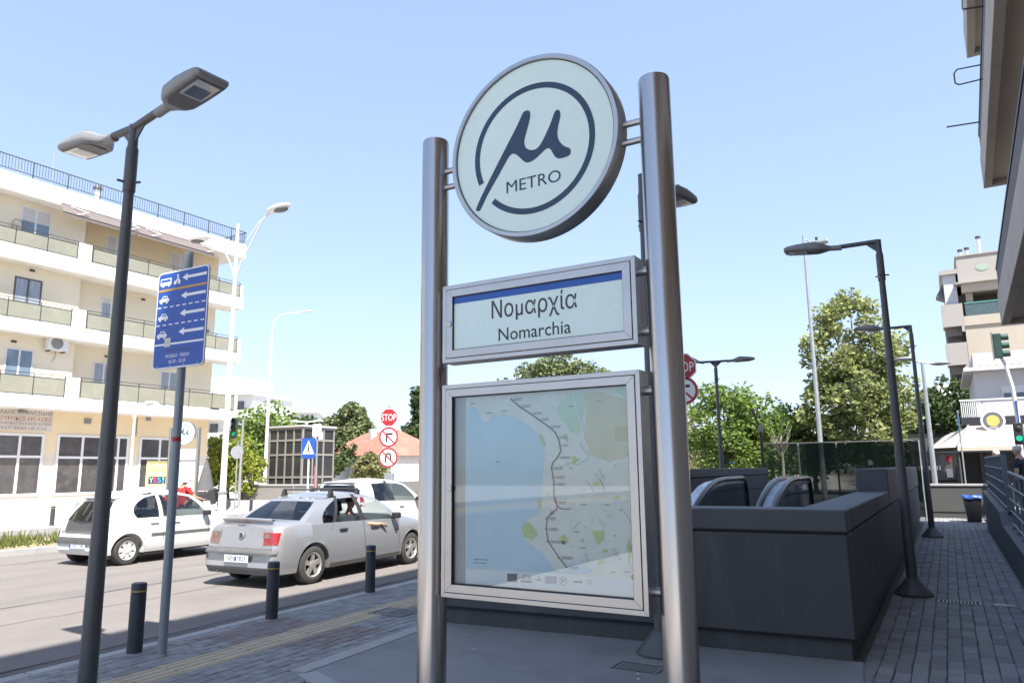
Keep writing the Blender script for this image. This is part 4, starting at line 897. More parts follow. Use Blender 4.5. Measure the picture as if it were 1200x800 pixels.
# --- white city hatchback (five door, tall black glass tailgate)
S2=dict(L=3.50,W=1.66,ax=(.53,2.90),rw=.285,paint=m_wcar,cab=(.28,2.72),bot=.22,
 belt=[(0,.86),(.3,.90),(1.0,.905),(2.2,.89),(2.75,.88),(3.2,.76),(3.5,.60)],top=[(0,.88),(.28,.90),(2.7,.98),(3.0,.88),(3.3,.74),(3.5,.62)],
 wid=[(0,.80),(.05,.88),(.15,.94),(.35,.985),(.6,1),(2.8,1),(3.15,.95),(3.35,.86),(3.46,.72),(3.5,.64)],
 tailx=[(.2,.05),(.32,.0),(.52,.0),(.60,.03),(.70,.07),(.9,.11),(1,.13)],nosex=[(.2,.08),(.4,0),(.55,.02),(.7,.22)],
 yr=.545,yrt=[(.3,-.04),(.9,.02),(1.8,.02),(2.3,0)],roof=[(.42,1.28),(.7,1.36),(1.2,1.42),(1.7,1.41),(2.14,1.33)],
 side=[(.16,.34,.42,.56,'body'),(.34,.60,.56,.84,'body'),(.60,1.24,.84,1.20,'tint'),(1.24,1.34,1.20,1.28,'body'),(1.34,2.50,1.28,2.02,'glass'),(2.50,2.70,2.02,2.14,'body')],
 rearglass=m_cglassd,rearm=(0,1),seatx=1.28,spokes=7,rimkind='cover',
 seams=[[(.92,.32),(.86,.5),(.98,.70),(1.05,.89)],[(1.32,z) for z in (.29,.45,.6,.75,.88)],[(2.46,z) for z in (.29,.45,.6,.75,.87)]],
 handles=[(1.10,.80),(1.62,.79)],handlemat=m_wcar,mirror=(2.34,.89),bnd={2:lambda f:.20*((f-.42)/.45)**2-.04},rub=(.565,1.02,2.50),sillmat=m_wcar)
c2,f2=car('small white hatchback with dark tailgate glass behind the blue lane sign post',rw(-14.66,9.39,-.13),R(90)+RA,S2)
tl2=tail(f2)
rear_patch(c2,tl2,rows(-.52,.52,.655,.885,12,4),m_wind,'tailgate_glass',.010)
for sg in (1,-1):
    m=MB(); m.grid([[(.135+.0*i,sg*.70,.80),(.24,sg*.742,.80),(.42,sg*.752,.80)],[(.165,sg*.66,1.0),(.27,sg*.69,1.0),(.37,sg*.70,1.0)],[(.29,sg*.60,1.24),(.34,sg*.615,1.24),(.37,sg*.622,1.24)]],0,True)
    o=m.build('tail_lamp',m_clear,c2); m=MB(); 
    rear_patch(c2,tl2,rows(sg*.53,sg*.70,.67,.885,5,4),m_clear,'tail_lamp_lower',.014)
rear_patch(c2,tl2,rows(-.73,.73,.43,.56,22,3),m_grime,'bumper_strip',.016)
b_=MB(); b_.box(-.012,-.003,-.25,.25,.345,.44); np2=b_.build('number_plate',m_plate,c2); MR2=Matrix.Translation((-.0135,.22,.358))@Matrix.Rotation(R(-90),4,'Z')
text(np2,'lettering','NIZ 5180',m_black,(.06,0,.006),.058,.36,M=MR2); MB().box(-.0138,-.0125,.205,.25,.35,.435).build('blue_band',m_blue,np2)
m=MB(); m.lathe([(.05,0),(.05,.01),(.01,.012)],18,M=Matrix.Translation((.085,0,.72))@Matrix.Rotation(R(-90),4,'Y')); m.build('badge',m_rim,c2)
MB().prism([(.41,1.29),(.31,1.325),(.37,1.345),(.55,1.35)],-.50,.50,'xz').build('roof_spoiler',m_wcar,c2,bevel=.01)
# --- white compact car behind
S3=dict(L=4.0,W=1.78,ax=(.72,3.22),rw=.32,paint=m_wcar,cab=(.35,3.0),bot=.24,
 belt=[(0,1.0),(.3,1.05),(1.2,1.05),(2.8,1.0),(3.2,.96),(3.7,.86),(4.0,.68)],top=[(0,1.02),(.3,1.05),(3.0,1.10),(3.3,1.03),(3.75,.90),(4.0,.70)],
 wid=[(0,.80),(.05,.88),(.15,.94),(.35,.985),(.6,1),(3.2,1),(3.6,.95),(3.85,.86),(3.96,.72),(4,.64)],
 tailx=[(.2,.05),(.35,.0),(.58,.0),(.7,.05),(.9,.09),(1.1,.12)],nosex=[(.2,.08),(.45,0),(.6,.02),(.8,.22)],
 yr=.58,yrt=[(.3,-.03),(.9,.02),(2.0,.02),(2.5,0)],roof=[(.50,1.50),(.8,1.545),(1.4,1.57),(1.9,1.55),(2.38,1.46)],
 side=[(.22,.50,.50,.66,'body'),(.50,.86,.66,.90,'body'),(.86,1.58,.90,1.42,'tint'),(1.58,1.72,1.42,1.54,'black'),(1.72,2.74,1.54,2.24,'glass'),(2.74,2.96,2.24,2.38,'body')],
 rearglass=m_cglassd,rearm=(0,1),seatx=1.62,spokes=7,rimkind='cover',
 seams=[[(1.68,z) for z in (.32,.45,.6,.8,1.0)],[(2.80,z) for z in (.32,.45,.6,.8,.97)]],handles=[(1.95,.90)],handlemat=m_wcar,mirror=(2.62,1.02),sillmat=m_wcar)
c3,f3=car('white compact car in the lane behind the silver saloon',rw(-12.6,14.35,-.13),R(90)+RA,S3)
tl3=tail(f3)
for sg in (1,-1):
    m=MB(); m.grid([[(.14,sg*.74,.96),(.30,sg*.835,.96),(.46,sg*.845,.96)],[(.22,sg*.69,1.16),(.34,sg*.76,1.18),(.44,sg*.77,1.18)],[(.36,sg*.64,1.36),(.42,sg*.675,1.36),(.48,sg*.68,1.36)]],0,True); m.build('tail_lamp',m_tail,c3)
MB().prism([(.48,1.505),(.40,1.535),(.46,1.55),(.70,1.555)],-.50,.50,'xz').build('roof_spoiler',m_wcar,c3,bevel=.01)
b_=MB(); b_.box(-.012,-.003,-.25,.25,.50,.60); b_.build('number_plate',m_plate,c3)

# ------------------------------------------------------------------ people
m_skin=MAT('skin',(.50,.29,.20),.55,var=.06,scale=8); m_hairg=MAT('grey_hair',(.55,.54,.52),.8,var=.1,scale=30); m_hairb=MAT('dark_hair',(.03,.022,.018),.7,var=.2,scale=30)
def skinmesh(name,J,E,mat,parent,root=0,sub=2):
    me=bpy.data.meshes.new(name); bm=bmesh.new(); lay_=bm.verts.layers.skin.verify(); vs=[bm.verts.new(j[:3]) for j in J]
    for a,b in E: bm.edges.new((vs[a],vs[b]))
    for i,v in enumerate(vs):
        r=J[i][3]; v[lay_].radius=(r,J[i][4] if len(J[i])>4 else r); v[lay_].use_root=(i==root)
    bm.to_mesh(me); bm.free(); me.materials.append(mat); o=put(name,me,parent)
    s=o.modifiers.new('skin','SKIN'); s.use_smooth_shade=True; u=o.modifiers.new('sub','SUBSURF'); u.levels=sub; u.render_levels=sub; return o
def head(parent,c,yaw,hair,hairmat,helmet=None,k=1):
    """head shape with brow, nose, chin and ears, facing +x before yaw"""
    M=Matrix.Translation(c)@Matrix.Rotation(yaw,4,'Z')@Matrix.Scale(k,4)
    m=MB(); P=[]
    prof=[(-.118,.030,.035),(-.105,.052,.048),(-.08,.066,.056),(-.04,.080,.066),(0,.092,.073),(.04,.097,.076),(.08,.088,.070),(.11,.058,.048),(.122,.02,.018)]
    for (z,rx,ry) in prof:
        row=[]
        for j in range(25):
            th=2*PI*j/24; c_,s_=math.cos(th),math.sin(th); x=rx*c_; y=ry*s_
            if c_>.8: x+=.022*max(0,1-abs(z+.02)/.035)*(c_-.8)/.2-.010*max(0,1-abs(z-.012)/.02)*(1 if abs(s_)>.18 else 0)
            if z<-.09 and c_>.5: x+=.012
            row.append((x,y,z))
        P.append(row)
    m.grid(P,0,True,M); 
    for s in (1,-1): m.ball((-.005,s*.076,-.01),(.018,.010,.030),8,0,M)
    o=m.build('head',m_skin,parent)
    for s in (1,-1): e=MB(); e.ball((.080,s*.030,.012),(.010,.014,.008),8,0,M); e.build('eye',m_black,o)
    e=MB(); e.box(.080,.089,-.022,.022,-.064,-.058,M=M); e.build('mouth',MAT('lips',(.30,.12,.10),.5,var=0),o)
    if helmet:
        h=MB(); h.lathe([(.135,-.06),(.150,0),(.148,.06),(.12,.12),(.07,.152),(.02,.16)],24,M=M@Matrix.Translation((-.01,0,0))); h.build('helmet',helmet,o); v=MB(); v.box(.10,.17,-.10,.10,-.03,.0,M=M); v.build('visor',m_black,o,bevel=.01)
    elif hair:
        h=MB(); P=[]
        for (z,k2) in ((.0,1.06),(.04,1.09),(.08,1.12),(.11,1.2),(.128,1.3),(.138,.6)):
            rx=lerp_tab([(p[0],p[1]) for p in prof],z); ry=lerp_tab([(p[0],p[2]) for p in prof],z)
            P.append([((rx*k2*math.cos(th)-.012 if math.cos(th)<.35 or z>.06 else rx*.9*math.cos(th)),ry*k2*math.sin(th),z) for th in [2*PI*j/24 for j in range(25)]])
        h.grid(P,0,True,M); h.build('hair',hairmat,o)
    return o
def hand(parent,wrist,d,up,mat,flip=1):
    """relaxed hand: palm with five bent fingers; d = pointing direction, up = back of the hand"""
    d=Vector(d).normalized(); up=Vector(up); up=(up-d*up.dot(d)).normalized(); s=d.cross(up)*flip; w=Vector(wrist)
    J=[(*w,.024,.018),(*(w+d*.045),.036,.016),(*(w+d*.085),.038,.015)];E=[(0,1),(1,2)]
    for off,l in ((-.030,.075),(-.010,.085),(.010,.080),(.029,.062)):
        b=w+d*.088+s*off; i=len(J); J+=[(*b,.010),(*(b+d*l*.5-up*l*.12),.0092),(*(b+d*l*.85-up*l*.5),.0080)]; E+=[(2,i),(i,i+1),(i+1,i+2)]
    b=w+d*.035-s*.036; i=len(J); J+=[(*b,.012),(*(b+d*.035-s*.02),.0105),(*(b+d*.06-s*.02-up*.012),.009)]; E+=[(1,i),(i,i+1),(i+1,i+2)]
    return skinmesh('hand',J,E,mat,parent,0,1)
def seated(label,loc,rz,shirt,hairmat,arm_out=False,yaw=0):
    """driver: hips at the origin, facing +x"""
    t=thing('person',label,'person',loc,rz,'people in the street')
    J=[(0,0,.10,.15,.17),(-.06,0,.30,.13,.17),(-.10,0,.50,.12,.18),(-.10,0,.60,.06,.07),(-.085,0,.68,.052),(-.08,0,.72,.05)];E=[(0,1),(1,2),(2,3),(3,4),(4,5)]
    sh=[(-.10,-.19,.52),(-.10,.19,.52)]
    if arm_out: ra=[(-.06,-.34,.41),(.22,-.40,.375),(.31,-.42,.385)]
    else: ra=[(.02,-.24,.32),(.26,-.17,.40),(.34,-.14,.44)]
    la=[(.04,.24,.30),(.28,.17,.38),(.36,.14,.42)]
    for base,A in ((0,ra),(1,la)):
        i=len(J); J+=[(*sh[base],.065),(*A[0],.048),(*A[1],.036),(*A[2],.026)]; E+=[(2,i),(i,i+1),(i+1,i+2),(i+2,i+3)]
    for s in (1,-1):
        i=len(J); J+=[(.08,s*.10,.08,.10),(.46,s*.14,.12,.075),(.62,s*.14,-.22,.055)]; E+=[(0,i),(i,i+1),(i+1,i+2)]
    b=skinmesh('body',J,E,m_skin,t); head(t,(-.06,0,.80),yaw,True,hairmat)
    K=[(0,0,.12,.16,.18),(-.06,0,.30,.142,.185),(-.10,0,.50,.132,.192),(-.10,0,.575,.072,.09)];Q=[(0,1),(1,2),(2,3)]
    for base,A in ((0,ra),(1,la)):
        i=len(K); mid=Vector(sh[base]).lerp(Vector(A[0]),.8); K+=[(*sh[base],.078),(*mid,.062)]; Q+=[(2,i),(i,i+1)]
    skinmesh('shirt',K,Q,shirt,t)
    hand(t,ra[2],Vector(ra[2])-Vector(ra[1])+Vector((0,0,-.03)),(0,0,1),m_skin); hand(t,la[2],Vector(la[2])-Vector(la[1]),(0,.3,1),m_skin,-1); return t
def inside(car_o,x,y,z): return tuple(Matrix.Translation(car_o.location)@Matrix.Rotation(car_o.rotation_euler[2],4,'Z')@Vector((x,y,z)))
m_shb=MAT('black_shirt',(.02,.02,.022),.9,var=.2,scale=9); m_shw=MAT('white_shirt',(.68,.68,.67),.9,var=.06,scale=9); m_shr=MAT('red_jacket',(.52,.03,.035),.75,var=.12,scale=9); m_shn=MAT('navy_shirt',(.018,.024,.045),.85,var=.2,scale=9); m_jean=MAT('dark_trousers',(.03,.035,.05),.9,var=.2,scale=9)
p1=seated('driver of the silver car resting one bare arm on the open window',inside(c1,2.28,-.46,.46),R(90)+RA,m_shb,m_hairb,True,-.2)
p2=seated('driver with pale hair inside the white car behind the silver saloon',inside(c3,1.86,-.30,.54),R(90)+RA,m_shw,m_hairg,False,-.5)
def standing(label,loc,rz,shirt,trous,hairmat,H=1.74,helmet=None,pose='stand',group='people in the street'):
    t=thing('person',label,'person',loc,rz,group); k=H/1.74
    J=[(0,0,.93,.13,.16),(0,0,1.10,.115,.15),(.0,0,1.28,.12,.17),(-.01,0,1.42,.085,.12),(0,0,1.50,.052),(.015,0,1.56,.05)];E=[(0,1),(1,2),(2,3),(3,4),(4,5)]
    if pose=='ride': legs=[[(.05,.10,.90),(.42,.17,.80),(.40,.17,.38),(.48,.18,.30)],[(.05,-.10,.90),(.42,-.17,.80),(.40,-.17,.38),(.48,-.18,.30)]]; arms=[[(-.01,.19,1.38),(.14,.30,1.16),(.42,.26,1.10)],[(-.01,-.19,1.38),(.14,-.30,1.16),(.42,-.26,1.10)]]
    else: legs=[[(0,.09,.86),(.02,.10,.48),(-.02,.10,.07),(.12,.12,.03)],[(0,-.09,.86),(.03,-.10,.48),(.0,-.10,.07),(.14,-.12,.03)]]; arms=[[(-.01,.19,1.38),(-.03,.25,1.10),(.06,.25,.87)],[(-.01,-.19,1.38),(-.03,-.25,1.10),(.06,-.25,.87)]]
    for a in arms:
        i=len(J); J+=[(*a[0],.062),(*a[1],.044),(*a[2],.030)]; E+=[(3,i),(i,i+1),(i+1,i+2)]
    for l in legs:
        i=len(J); J+=[(*l[0],.095),(*l[1],.062),(*l[2],.042),(*l[3],.035)]; E+=[(0,i),(i,i+1),(i+1,i+2),(i+2,i+3)]
    J=[tuple(c*k for c in j) for j in J]
    skinmesh('body',J,E,m_skin,t); head(t,Vector((.035,0,1.635))*k,0,True,hairmat,helmet,k)
    K=[(0,0,.88,.150,.175),(0,0,1.10,.135,.168),(0,0,1.28,.135,.185),(-.01,0,1.42,.10,.13),(-.005,0,1.465,.07,.075)];Q=[(0,1),(1,2),(2,3),(3,4)]
    for a in arms:
        i=len(K); mid=Vector(a[0]).lerp(Vector(a[1]),.75); K+=[(*a[0],.076),(*mid,.062)]; Q+=[(3,i),(i,i+1)]
    skinmesh('shirt',[tuple(c*k for c in j) for j in K],Q,shirt,t)
    K=[(0,0,.94,.142,.17)];Q=[]
    for l in legs:
        i=len(K); e=Vector(l[1]).lerp(Vector(l[2]),.93); K+=[(*l[0],.105),(*l[1],.075),(*e,.055)]; Q+=[(0,i),(i,i+1),(i+1,i+2)]
    skinmesh('trousers',[tuple(c*k for c in j) for j in K],Q,trous,t)
    for s,l,a in ((1,legs[0],arms[0]),(-1,legs[1],arms[1])):
        f=Vector(l[2]); sh=MB(); sh.ball((f.x+.07,f.y,.045 if pose!='ride' else f.z-.03),(.14,.05,.05),10,0,Matrix.Scale(k,4)); sh.build('shoe',m_black,t)
        hand(t,Vector(a[2])*k,(Vector(a[2])-Vector(a[1])),(0,s*1,0.2) if pose!='ride' else (0,0,1),m_skin,s)
    return t
# delivery rider on a scooter beyond the white hatchback
rx,ry,_=rw(-18.0,14.75); ry0=(rx,ry,-.13)
sc=thing('scooter','scooter with a red delivery box beyond the white hatchback','scooter',ry0,R(90)+RA)
for x in (-.55,.72):
    w_=MB(); w_.lathe([(.14,-.05),(.24,-.055),(.27,-.03),(.27,.03),(.24,.055),(.14,.05)],24,M=Matrix.Translation((x,0,.27))@Matrix.Rotation(R(90),4,'X')); wh=w_.build('wheel',m_tyre,sc); MB().lathe([(.03,-.04),(.16,-.03),(.16,.03),(.03,.04)],18,M=Matrix.Translation((x,0,.27))@Matrix.Rotation(R(90),4,'X')).build('rim',m_rim,wh)
MB().prism([(-.78,.55),(-.70,.78),(-.15,.80),(.0,.62),(.08,.36),(.42,.34),(.52,.98),(.58,1.02),(.66,.60),(.50,.24),(-.10,.24),(-.25,.42),(-.60,.45)],-.14,.14,'xz').build('fairing',m_white,sc,bevel=.04)
MB().prism([(-.72,.79),(-.66,.86),(-.15,.86),(-.05,.78)],-.15,.15,'xz').build('saddle',m_seat,sc,bevel=.03); MB().tube([(.5,-.34,1.10),(.55,-.15,1.06),(.57,0,1.04),(.55,.15,1.06),(.5,.34,1.10)],.016,8).build('handlebar',m_trim,sc); MB().cyl((.57,0,1.0),(.72,0,.27),.03,8).build('fork',m_trim,sc)
MB().box(-1.0,-.55,-.22,.22,.86,1.16).build('delivery_box',m_shr,sc,bevel=.02); MB().box(-.9,-.7,-.226,-.2205,.95,1.08).build('box_label',m_white,sc)
standing('rider in a red jacket and white helmet seated on the scooter',(rx+.0,ry-.25,-.19),R(90)+RA,m_shr,m_jean,m_hairb,1.78,MAT('white_helmet',(.72,.72,.72),.25,var=.03,coat=.5),'ride')
standing('white haired man in a white shirt beyond the ramp railing',(1.30,26.9,.40),R(200),m_shw,m_jean,m_hairg,1.70)
standing('grey haired man in a navy shirt at the picture edge beside the ramp railing',(1.50,21.8,.40),R(150),m_shn,m_jean,m_hairg,1.72)

# ------------------------------------------------------------------ cream apartment building across the street
AB=thing('apartment_building','cream four storey apartment building with white balconies and roof railing','building',(-36.3,16,0))
WX=0.0; LW=.55; SX=1.3; yo=16.0; YE=27.25-yo; YL=2.0-yo; BE=28.15-yo      # wall plane, slab edge, local y of the ends
m=MB()
m.box(-11,WX,19.1-yo,YE,4.7,15.0); m.build('wall',m_plasterl,AB); MB().box(-11,LW,YL,19.1-yo,4.73,14.9).build('forward_wall',m_plasterl,AB)
MB().box(-.5,.02,19.1-yo,YE-.001,11.2,14.9).build('upper_wall',m_plaster,AB)
MB().box(-11,WX,YL,YE,0,2.62).build('shop_wall',MAT('sunlit_shop_plaster',(.70,.63,.53),.85,var=.04,scale=1.1,dirt=(.6,.53,.45,.4),dscale=.9),AB)  # sunlit lower part of one cream wall, sunlight put in as whiter cream
MB().box(-11,WX+.004,YL,YE,2.62,4.72).build('fascia_wall',m_plaster,AB)  # same wall under the slab's shade, in a yellower cream
levels=[(5.15,4.62,6.03,5.25),(8.53,7.93,9.30,8.60),(11.83,11.15,12.55,11.90)]
for k,(zt,zb,zr,z0) in enumerate(levels):
    MB().box(.001,SX,YL,BE,zb,zt).build('balcony_slab',m_slab,AB,bevel=.015)
    MB().box(.9,SX-.02,18.48-yo,19.12-yo,zt+.001,zr+.12).build('balcony_pier',m_slab,AB,bevel=.01)
    MB().box(.001,SX-.02,BE-.25,BE-.02,zt+.001,zr+.02).build('balcony_end_wall',m_slab,AB,bevel=.01)
    MB().box(SX-.22,SX-.04,YL,18.47-yo,zt+.001,zt+.10).build('balcony_upstand',m_slab,AB)
    for (a,b,n) in ((YL,18.44-yo,0),(19.18-yo,BE-.28,0)):
        n=max(2,int((b-a)/1.27)); st=(b-a)/n
        rl=MB(); rl.box(SX-.05,SX-.02,a,b,zr-.02,zr+.01); rl.box(SX-.045,SX-.025,a,b,z0-.02,z0); rl.build('rail',m_rail,AB); r2_=MB(); r2_.tube([(SX-.035,a,zr+.14),(SX-.035,b,zr+.14)],.018,6); r2_.build('hand_rail',m_rail,AB)
        for i in range(n+1): MB().box(SX-.055,SX-.018,a+i*st-.015,a+i*st+.015,z0-.12,zr+.14).build('rail_post',m_rail,AB)
        for i in range(n): MB().box(SX-.042,SX-.030,a+i*st+.018,a+(i+1)*st-.018,z0+.002,zr-.022).build('glass_panel',m_frost,AB)
# roof slab and railing
MB().box(-11.2,SX,YL,BE,14.22,15.07).build('roof_slab',m_slab,AB,bevel=.02)
rl=MB(); rl.box(SX-.06,SX-.02,YL,BE-.02,15.84,15.88); rl.box(SX-.055,SX-.025,YL,BE-.02,15.22,15.25); rl.box(SX-.06-5,SX-.06,BE-.06,BE-.02,15.84,15.88); rl.build('roof_rail',m_rail,AB)
pst=None;bar=None; y=YL+.1;i=0
while y<BE:
    if i%12==0:
        if pst is None: pst=MB().box(-.02,.02,-.02,.02,15.05,15.86).build('roof_rail_post',m_rail,AB,(SX-.04,y,0))
        else: o=pst.copy(); COL.objects.link(o); o.location=(SX-.04,y,0)
    else:
        if bar is None: bar=MB().box(-.008,.008,-.008,.008,15.24,15.84).build('roof_rail_bar',m_rail,AB,(SX-.04,y,0))
        else: o=bar.copy(); COL.objects.link(o); o.location=(SX-.04,y,0)
    y+=.13;i+=1
for x in range(1,38):
    o=bar.copy(); COL.objects.link(o); o.location=(SX-.04-x*.13,BE-.04,0)
# windows
def window(y0,y1,z0,z1,frame,glass,n=2,sill=True,shutter=0,rec=.10,parent=AB):
    f=MB(); t=.06; a,b=y0-yo,y1-yo
    # reveal box sits proud by 2 cm with the glass set back inside its frame
    f.box(-.02,.03,a-t,a,z0-t,z1+t); f.box(-.02,.03,b,b+t,z0-t,z1+t); f.box(-.02,.03,a,b,z1,z1+t); f.box(-.02,.03,a,b,z0-t,z0)
    st=(b-a)/n
    for k in range(1,n): f.box(-.02,.025,a+k*st-.04,a+k*st+.04,z0,z1)
    w=f.build('window_frame',frame,parent)
    if y1<19: w.location.x=LW
    for k in range(n): MB().box(.005,.010,a+k*st+(.04 if k else 0),a+(k+1)*st-(.04 if k<n-1 else 0),z0,z1-shutter*(z1-z0)).build('pane',glass,w)
    if shutter: MB().box(.008,.022,a,b,z1-shutter*(z1-z0),z1).build('shutter',m_shut,w)
m_curt=MAT('curtained_glass',(.30,.33,.38),.12,var=.3,scale=2,coat=.5,stretch=(1,6,.4))
m_winb=MAT('brown_window_frame',(.10,.09,.085),.5,var=.1)
window(16.2,17.4,11.85,13.88,m_winf,m_wing,2,shutter=.30); window(16.24,17.3,8.55,10.53,m_winb,m_curt,2); window(16.18,17.24,5.2,7.24,m_winf,m_wing,2)
window(20.55,21.5,11.85,13.8,m_winf,m_wing,2,shutter=.8); window(24.15,25.35,11.85,13.8,m_winf,m_wing,2,shutter=.9)
window(20.55,21.5,8.55,10.5,m_winf,m_curt,2,shutter=.12); window(20.45,21.4,5.2,7.15,m_winf,m_curt,2); window(24.1,25.05,5.2,7.1,m_winf,m_curt,2); window(24.1,25.05,8.55,10.5,m_winf,m_curt,2,shutter=.1)
window(12.2,13.4,11.85,13.88,m_winf,m_wing,2); window(12.2,13.4,8.55,10.5,m_winf,m_curt,2); window(12.2,13.4,5.2,7.2,m_winf,m_wing,2)
# shop fronts
def shop(y0,y1,cols,zs,name='shop_window'):
    a=y0-yo; w=MB(); b=y1-yo; t=.055
    z0,z1=zs[0],zs[-1]
    for c in cols+[y1]: pass
    xs_=[c-yo for c in cols]
    for z in zs: w.box(.004,.05,a,b,z-t,z+t)
    for c in xs_: w.box(.006,.048,c-t,c+t,z0,z1)
    f=w.build(name,m_winf,AB)
    for i in range(len(xs_)-1):
        for j in range(len(zs)-1):
            MB().box(.007,.014,xs_[i]+t,xs_[i+1]-t,zs[j]+t,zs[j+1]-t).build('pane',m_wind,f)
shop(14.9,18.42,[14.95,16.2,17.36,18.36],[.78,2.49,3.48]); shop(19.0,22.56,[19.05,20.2,22.0,22.5],[.76,2.47,3.50]); shop(23.15,25.6,[23.2,24.3,25.5],[.92,2.46,3.50])
ps=MB(); ps.box(.052,.058,23.60-yo,25.05-yo,.95,2.34); po=ps.build('poster',MAT('poster_yellow',(.76,.67,.30),.6,var=.03),AB)
MB().box(.0585,.0605,23.75-yo,24.75-yo,1.12,1.52).build('poster_panel',m_navy,po)
MY=Matrix.Translation((.062,0,0))@Matrix.Rotation(R(90),4,'Z')
def ytext(par,s,mat,y,z,h,w_,px=0): return text(par,'lettering',s,mat,(y-yo,0,z),h,w_,M=Matrix.Translation((px,0,0))@Matrix.Rotation(R(90),4,'Z'))
m_pink=MAT('poster_pink',(.70,.06,.16),.5,var=0); m_cyan=MAT('poster_cyan',(.10,.45,.70),.5,var=0); m_lime=MAT('poster_lime',(.25,.60,.32),.5,var=0); m_brn=MAT('poster_brown',(.30,.15,.10),.5,var=0)
ytext(po,'ΠΡΟΣΕΧΩΣ!',m_brn,23.80,1.78,.19,1.0,.0615); ytext(po,'Y',MAT('poster_cream',(.75,.72,.40),.5,var=0),23.80,1.20,.27,.24,.0625); ytext(po,'E',m_pink,24.06,1.20,.27,.20,.0625); ytext(po,'S',m_cyan,24.28,1.20,.27,.20,.0625); ytext(po,'!',m_lime,24.56,1.15,.36,.10,.0625)
# shop sign on the fascia
sg=MB(); sg.box(.006,.03,14.4-yo,18.70-yo,3.66,4.70); sgn=sg.build('shop_sign',MAT('sign_board',(.60,.55,.50),.7,var=.12,scale=1.5,dirt=(.42,.34,.27,.5),dscale=1.3),AB)
m_bk2=MAT('faded_black_paint',(.07,.065,.065),.7,var=.2,scale=6); m_rd2=MAT('faded_red_paint',(.36,.06,.05),.7,var=.2,scale=6); m_gy2=MAT('faded_grey_paint',(.22,.20,.19),.7,var=.3,scale=6)
ytext(sgn,'ΟΛΑΟΣ',m_bk2,16.28,4.40,.17,.76,.032); ytext(sgn,'ΑΝΤΖΙΔΗΣ',m_bk2,17.50,4.40,.17,1.16,.032); ytext(sgn,'ΤΟΥΡΓΙΚΕΣ ΕΡΓΑΣΙΕΣ',m_rd2,16.28,4.13,.17,2.36,.032); ytext(sgn,'310-450677 FAX:0310-417680',m_gy2,16.30,3.93,.13,2.32,.032); ytext(sgn,'6937-466510-510',m_gy2,16.35,3.72,.12,2.1,.032)
MB().box(.0,.35,17.15-yo,17.4-yo,4.45,4.56).build('sign_floodlight',m_greyh,AB,bevel=.01)
for (y0,y1,z0,z1) in ((20.18,20.5,4.12,4.37),(23.4,23.65,4.42,4.75)): MB().box(.006,.06,y0-yo,y1-yo,z0,z1).build('vent_grille',m_greyh,AB)
for (y,z) in ((16.75,10.95),(16.3,7.55),(20.9,7.5),(22.6,10.8)): MB().box(.002+(LW if y<19 else 0),.05+(LW if y<19 else 0),y-yo,y+.22-yo,z,z+.09).build('vent',m_rail,AB)
MB().tube([(.03,22.9-yo,4.6),(.03,22.9-yo,3.6)],.015,6).build('cable',m_rail,AB)
# air conditioner (its own thing), laundry chair, awnings
t=thing('air_conditioner','white air conditioner outdoor unit on the first floor balcony wall','air conditioner',(-35.75,17.7,7.38))
MB().box(.08,.42,0,.92,0,.66).build('casing',m_whitep,t,bevel=.02); MB().lathe([(.26,0),(.27,.012),(.25,.02),(.02,.02)],24,M=Matrix.Translation((.42,.38,.33))@Matrix.Rotation(R(90),4,'Y')).build('fan_grille',m_greyh,t); MB().box(0,.35,.1,.14,-.06,0).build('bracket',m_rail,t); MB().box(0,.35,.78,.82,-.06,0).build('bracket',m_rail,t)
MB().tube([(.1,.5,0),(.06,.52,-.3),(.05,.4,-.5)],.012,6).build('drain_hose',m_greyh,t)
def awning(y0,y1,label):
    t=thing('awning',label,'awning',(-36.3,y0,14.15),0,'cloth awnings under the roof slab')
    L=y1-y0; m=MB(); P=[[(1.33,L*j/16,.20),(1.42,L*j/16,.02-.012*math.sin(j*1.3)),(1.52,L*j/16,-.16-.015*math.sin(j*1.1)),(1.60,L*j/16,-.30)] for j in range(17)]; m.grid(P); m.build('cloth',m_awn,t)
    m=MB(); P=[[(1.60,L*j/32,-.30),(1.605,L*j/32,-.38),(1.60,L*j/32,-.44-.02*(j%2))] for j in range(33)]; m.grid(P); m.build('valance',m_awn,t)
    MB().cyl((1.59,0,-.30),(1.59,L,-.30),.03,8).build('front_bar',m_rail,t); MB().cyl((1.345,0,.20),(1.345,L,.20),.04,8).build('roller',m_whitep,t)
    for f in (.12,.85): MB().tube([(1.36,L*f,.12),(1.62,L*f+.75,-.02),(1.63,L*f+.2,-.27)],.025,6).build('folding_arm',m_whitep,t)
awning(17.45,21.0,'half drawn pale awning under the roof slab, nearer the middle of the facade'); awning(21.15,25.75,'half drawn pale awning under the roof slab, near the end of the facade')
t=thing('balcony_chair','folded garden chair leaning on the top floor balcony wall','chair',(-35.6,15.75,11.84),0)
MB().tube([(0,0,0),(.05,0,1.2),(.05,.1,1.32),(.05,.3,1.32),(.05,.4,1.2),(0,.4,0)],.02,6).build('frame',m_rail,t); MB().box(.02,.04,.06,.34,.5,1.1).build('sling',m_awn,t)
